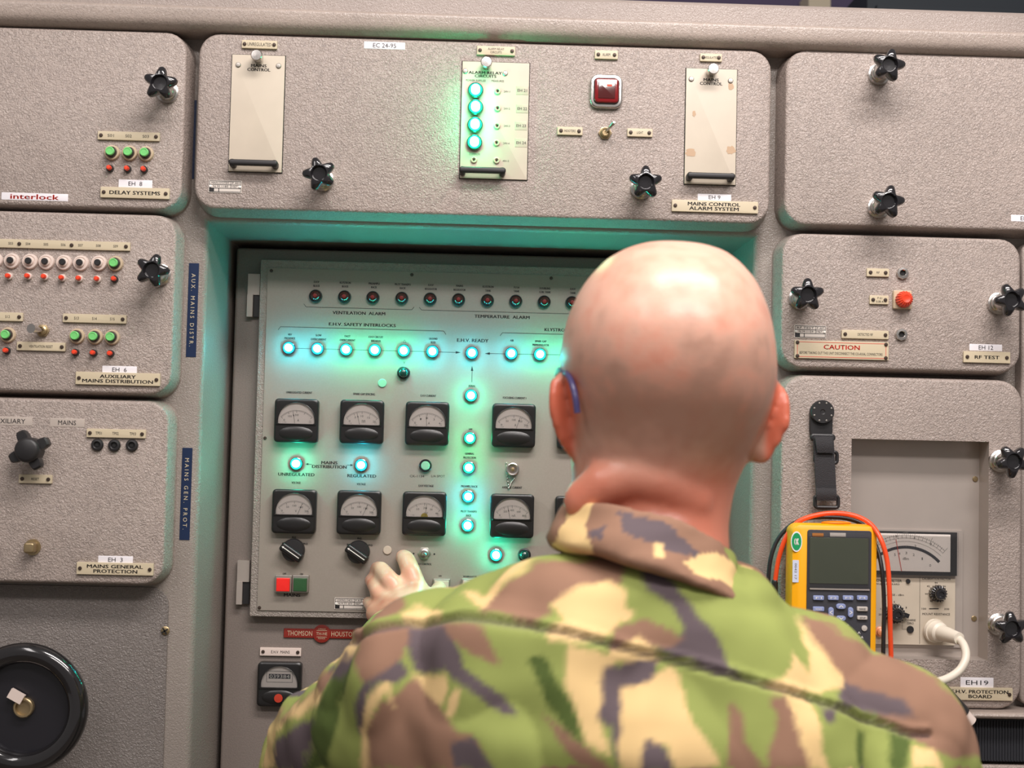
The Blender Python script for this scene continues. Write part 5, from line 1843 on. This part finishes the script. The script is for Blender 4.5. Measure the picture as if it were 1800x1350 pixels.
Z1 = lambda pts: [(450 + x / 2.571, 850 + y / 2.571) for x, y in pts]
Z2 = lambda pts: [(1100 + x / 2.571, 850 + y / 2.571) for x, y in pts]
CG, CT, CB, CD = srgb(146, 156, 86)[:3], srgb(226, 194, 138)[:3], srgb(146, 112, 92)[:3], srgb(100, 88, 92)[:3]
CDG = srgb(82, 98, 48)[:3]  # dark green: fold shading painted into the cloth colour
PATCH = [
    (CG, Z1([(600, 620), (640, 540), (820, 470), (960, 430), (1140, 380), (1140, 620)])),
    (CB, Z1([(480, 590), (650, 530), (700, 560), (650, 610), (500, 650), (400, 740), (430, 620)])),
    (CT, Z1([(660, 610), (740, 560), (870, 598), (850, 622), (690, 628)])),
    (CB, Z1([(1050, 600), (1130, 480), (1270, 370), (1560, 320), (1690, 350), (1640, 450), (1450, 500), (1330, 560), (1350, 600), (1250, 640), (1050, 610)])),
    (CT, Z1([(930, 500), (1040, 520), (1130, 430), (1200, 370), (1290, 335), (1130, 470), (1060, 600), (1000, 560)])),
    (CT, Z1([(1340, 560), (1450, 470), (1600, 440), (1680, 470), (1710, 560), (1640, 640), (1560, 700), (1440, 730), (1330, 710), (1300, 660), (1400, 630), (1370, 590)])),
    (CB, Z1([(480, 680), (690, 630), (1050, 660), (1110, 820), (1000, 780), (890, 720), (690, 700), (640, 820), (560, 880), (490, 900), (460, 800)])),
    (CD, Z1([(690, 640), (860, 650), (900, 700), (960, 850), (1120, 960), (1180, 1050), (1110, 1045), (960, 930), (860, 855), (720, 850), (680, 760)])),
    (CD, Z1([(560, 870), (640, 800), (690, 850), (640, 900), (580, 890), (530, 950), (500, 1080), (480, 1150), (465, 1000), (510, 900)])),
    (CB, Z1([(510, 1290), (530, 1080), (580, 980), (640, 960), (700, 880), (740, 860), (800, 980), (860, 1080), (900, 1110), (1000, 1160), (1100, 1290)])),
    (CT, Z1([(480, 1290), (490, 1100), (530, 960), (600, 880), (650, 1020), (600, 940), (565, 990), (525, 1100), (512, 1290)])),
    (CT, Z1([(700, 860), (850, 870), (862, 920), (835, 1010), (790, 980), (740, 900)])),
    (CT, Z1([(870, 1070), (840, 1050), (895, 920), (925, 930), (912, 1010)])),
    (CT, Z1([(1420, 740), (1640, 770), (1580, 900), (1560, 1080), (1600, 1230), (1500, 1180), (1440, 1000), (1410, 880)])),
    (CT, Z1([(1640, 960), (1800, 900), (1800, 1290), (1640, 1290)])),
    (CD, Z1([(1580, 820), (1800, 800), (1830, 900), (1700, 900), (1650, 1000), (1630, 1290), (1600, 1100), (1550, 1070), (1560, 900)])),
    (CB, Z1([(1290, 1030), (1400, 1120), (1520, 1210), (1620, 1290), (1460, 1290), (1380, 1170)])),
    (CDG, Z1([(1240, 800), (1300, 780), (1420, 950), (1490, 1180), (1400, 1120), (1300, 950)])),
    (CD, Z1([(880, 1170), (980, 1150), (1100, 1290), (900, 1290)])),
    # left sleeve
    (CT, Z1([(20, 1290), (40, 1200), (80, 1120), (140, 1080), (100, 1160), (70, 1290)])),
    (CD, Z1([(70, 1290), (100, 1180), (200, 1090), (260, 1060), (230, 1180), (230, 1290)])),
    (CB, Z1([(90, 1110), (250, 930), (330, 830), (350, 860), (250, 1010), (140, 1080)])),
    (CT, Z1([(150, 1060), (270, 920), (290, 960), (200, 1060)])),
    (CDG, Z1([(230, 1290), (260, 1000), (340, 900), (450, 780), (440, 860), (370, 1000), (330, 1290)])),
    (CD, Z1([(330, 820), (440, 720), (470, 700), (430, 820), (340, 900)])),
    (CT, Z1([(340, 820), (400, 730), (450, 690), (430, 740), (370, 820)])),
    (CG, Z1([(330, 1290), (380, 1000), (450, 860), (480, 900), (450, 1100), (470, 1290)])),
    # right
    (CG, Z2([(0, 330), (400, 400), (760, 600), (900, 760), (960, 960), (0, 900)])),
    (CD, Z2([(60, 370), (180, 400), (240, 500), (380, 640), (470, 830), (540, 890), (400, 860), (300, 810), (130, 750), (260, 660), (200, 560), (110, 480)])),
    (CB, Z2([(-60, 660), (100, 620), (250, 690), (200, 740), (-80, 750)])),
    (CT, Z2([(-20, 530), (40, 600), (-10, 640)])),
    (CT, Z2([(60, 700), (130, 750), (170, 810), (-60, 790), (-80, 750)])),
    (CT, Z2([(610, 890), (700, 880), (750, 760), (830, 860), (850, 740), (790, 640), (760, 590), (880, 700), (1010, 870), (980, 920), (860, 940), (700, 950)])),
    (CB, Z2([(780, 590), (900, 640), (1000, 700), (1200, 780), (1400, 880), (1580, 1050), (1680, 1230), (1500, 1250), (1380, 1190), (1200, 1080), (1050, 1000), (950, 980), (1000, 880), (900, 740)])),
    (CD, Z2([(950, 970), (990, 890), (1250, 970), (1310, 1060), (1100, 1030), (960, 1010)])),
    (CB, Z2([(470, 980), (520, 1040), (545, 1150), (620, 1290), (470, 1290), (465, 1100)])),
    (CB, Z2([(650, 960), (740, 970), (765, 1120), (850, 1290), (630, 1290), (690, 1100)])),
    (CT, Z2([(720, 960), (820, 960), (860, 1100), (900, 1290), (830, 1290), (765, 1120)])),
    (CT, Z2([(-20, 910), (220, 830), (275, 960), (305, 1080), (440, 1290), (230, 1290), (180, 1190), (60, 1160), (-20, 1050)])),
    (CD, Z2([(-10, 800), (150, 800), (130, 880), (-40, 920)])),
    (CD, Z2([(80, 1160), (180, 1200), (225, 1290), (60, 1290)])),
    (CT, Z2([(1300, 1180), (1400, 1200), (1430, 1290), (1290, 1290)])),
    (CDG, Z2([(1060, 1110), (1095, 1110), (1090, 1290), (1040, 1290)])),
    (CD, Z2([(880, 1010), (960, 1020), (940, 1080), (900, 1090)])),
    (CDG, Z2([(1190, 1110), (1290, 1150), (1260, 1290), (1200, 1290)])),
]


def inside(x, y, P):
    r = False
    j = len(P) - 1
    for i in range(len(P)):
        if (P[i][1] > y) != (P[j][1] > y) and x < (P[j][0] - P[i][0]) * (y - P[i][1]) / (P[j][1] - P[i][1]) + P[i][0]:
            r = not r
        j = i
    return r


BB = [(c, P, min(p[0] for p in P), max(p[0] for p in P), min(p[1] for p in P), max(p[1] for p in P)) for c, P in PATCH]


def camo_noise(p):
    q = Vector((p.x * 9, p.y * 9, p.z * 5))
    a = noise.fractal(q, 1, 2, 2)
    b_ = noise.fractal(q * 1.3 + Vector((9, 3, 1)), 1, 2, 3)
    c_ = noise.fractal(q * 1.1 + Vector((2, 13, 7)), 1, 2, 3)
    if c_ > .22:
        return CD
    if b_ > .14:
        return CB
    if a > .18:
        return CT
    return CG


def camo(p, back):
    if not back:
        return camo_noise(p)
    x, y = to_px(p)
    x += noise.noise(p * 45) * 7 + noise.noise(p * 95) * 4
    y += noise.noise(p * 45 + Vector((5, 5, 5))) * 7 + noise.noise(p * 95 + Vector((5, 5, 5))) * 4
    if y > 1352 or x > 1760:
        return camo_noise(p)
    acc = [0, 0, 0]
    for jx, jy in ((0, 0), (4, 2), (-4, -2), (2, -4), (-2, 4)):
        col = CG
        for c, P, ax, bx_, ay, by_ in BB:
            if ax <= x + jx <= bx_ and ay <= y + jy <= by_ and inside(x + jx, y + jy, P):
                col = c
        acc = [acc[i] + col[i] / 5 for i in range(3)]
    return acc


nrm = [v.normal.copy() for v in jme.vertices]
cols = []
for v, n_ in zip(jme.vertices, nrm):
    p = v.co.copy()
    back = (p - CAM).dot(n_) < 0.02 and p.y < -.15
    col = camo(p, back)
    # folds
    q = Vector((p.x * 16, p.y * 10, p.z * 7))
    f = abs(noise.noise(q)) * .014 + noise.noise(p * 34) * .0028
    arm = sst(.0, -.10, p.x - SL.x + .02) if p.y > -.6 else 0
    f += arm * noise.noise(Vector((p.x * 40 + p.z * 18, p.y * 30, p.z * 10))) * .006
    if back:
        x, y = to_px(p)
        if 560 < x < 1640:
            d = (y - seam_y(x))
            if abs(d) < 26:
                f += -.0035 * math.exp(-(d / 5) ** 2) + .0022 * math.exp(-((d + 11) / 6) ** 2)
            if abs(d - 1) < 14:
                col = lerp(col, CD, .6 * math.exp(-((d - 1) / 5) ** 2))
    v.co = p + n_ * (f - .003)
    cols += [col[0], col[1], col[2], 1]
at_ = jme.color_attributes.new('tone', 'FLOAT_COLOR', 'POINT')
at_.data.foreach_set('color', cols)

cloth = bpy.data.materials.new('camouflage_cloth')
cloth.use_nodes = True
nt = cloth.node_tree
ps_ = nt.nodes['Principled BSDF']
at = nt.nodes.new('ShaderNodeAttribute'); at.attribute_name = 'tone'
nt.links.new(at.outputs['Color'], ps_.inputs['Base Color'])
ps_.inputs['Roughness'].default_value = 0.85
ps_.inputs['Specular IOR Level'].default_value = 0.25
jme.materials.clear()
put('jacket', jme, cloth, person, (0, 0, 0))

# collar: a turned-up band sloping down to the right
cj = MB()
n = 64


def cring(pyc, xl, xr, db_, df, yc, tilt):
    a, c = U(xl, pyc, yc), U(xr, pyc, yc)
    cx, hx, z = (a.x + c.x) / 2, (c.x - a.x) / 2, (a.z + c.z) / 2
    return [(cx + hx * math.cos(2 * PI * k / n), yc + (df if math.sin(2 * PI * k / n) > 0 else db_) * math.sin(2 * PI * k / n), z - hx * math.cos(2 * PI * k / n) * tilt + .012 * max(0, -math.sin(2 * PI * k / n)) ** 2) for k in range(n)]


CY = -.535
cj.rings([cring(985, 990, 1275, .062, .055, CY, .25), cring(928, 1003, 1280, .064, .058, CY, .27), cring(922, 1000, 1283, .068, .062, CY, .28), cring(926, 995, 1288, .072, .066, CY, .30), cring(955, 985, 1300, .078, .070, CY, .34),
          cring(990, 965, 1318, .086, .074, CY - .002, .36), cring(1012, 955, 1330, .091, .078, CY - .003, .34), cring(1022, 962, 1320, .088, .076, CY - .003, .32), cring(1025, 1010, 1280, .06, .06, CY, .3)])
cme = remesh(cj, 'collar', .0035, 6, .5)
COLP = [(CT, Z1([(1340, 290), (1420, 90), (1550, 60), (1500, 180), (1520, 320), (1440, 330)])), (CB, Z1([(1540, 50), (1900, 60), (1900, 330), (1520, 300), (1500, 180)])), (CD, Z1([(1560, 200), (1900, 260), (1900, 310), (1600, 300), (1500, 230)])),
        (CB, Z2([(-100, 20), (150, 70), (330, 200), (430, 300), (560, 440), (540, 500), (400, 420), (290, 380), (0, 350), (-100, 350)])), (CD, Z2([(-50, 120), (150, 160), (300, 260), (380, 340), (200, 300), (0, 230)])),
        (CT, Z2([(270, 360), (340, 310), (430, 320), (570, 440), (550, 500), (400, 425), (290, 390)])), (CT, Z2([(120, 270), (165, 270), (170, 330), (130, 330)])), (CG, Z2([(430, 300), (480, 280), (600, 440), (560, 450)]))]
cols = []
for v in cme.vertices:
    p = v.co
    x, y = to_px(p)
    x += noise.noise(p * 45) * 7
    y += noise.noise(p * 45 + Vector((5, 5, 5))) * 7
    col = CB if p.y < CY else camo_noise(p)
    if p.y < CY + .03:
        for c, P in COLP:
            if inside(x, y, P):
                col = c
    cols += [col[0], col[1], col[2], 1]
    v.co = p + v.normal * (noise.noise(Vector((p.x * 30, p.y * 30, p.z * 70))) * .003)
at_ = cme.color_attributes.new('tone', 'FLOAT_COLOR', 'POINT')
at_.data.foreach_set('color', cols)
cme.materials.clear()
put('collar', cme, cloth, person, (0, 0, 0))

# trousers and boots
hipz = .98
tr_ = MB()
tr_.ell((mid.x, -.49, hipz), (.17, .12, .13))
bt_ = MB()
for s in (-1, 1):
    tr_.cone((mid.x + s * .085, -.49, hipz - .06), (mid.x + s * .10, -.47, .52), .088, .068)
    tr_.cone((mid.x + s * .10, -.47, .52), (mid.x + s * .115, -.50, .14), .068, .058)
put('trousers', remesh(tr_, 'trousers', .009, 4), M['trouser'], person, (0, 0, 0))
for s in (-1, 1):
    b = MB()
    b.cone((mid.x + s * .115, -.50, .22), (mid.x + s * .115, -.50, .07), .056, .05)
    b.cone((mid.x + s * .115, -.51, .045), (mid.x + s * .125, -.36, .040), .045, .040)
    b.box(mid.x + s * .12, -.435, .012, .095, .27, .024)
    put('boot', remesh(b, 'boot', .006, 2), M['boot'], person, (0, 0, 0))
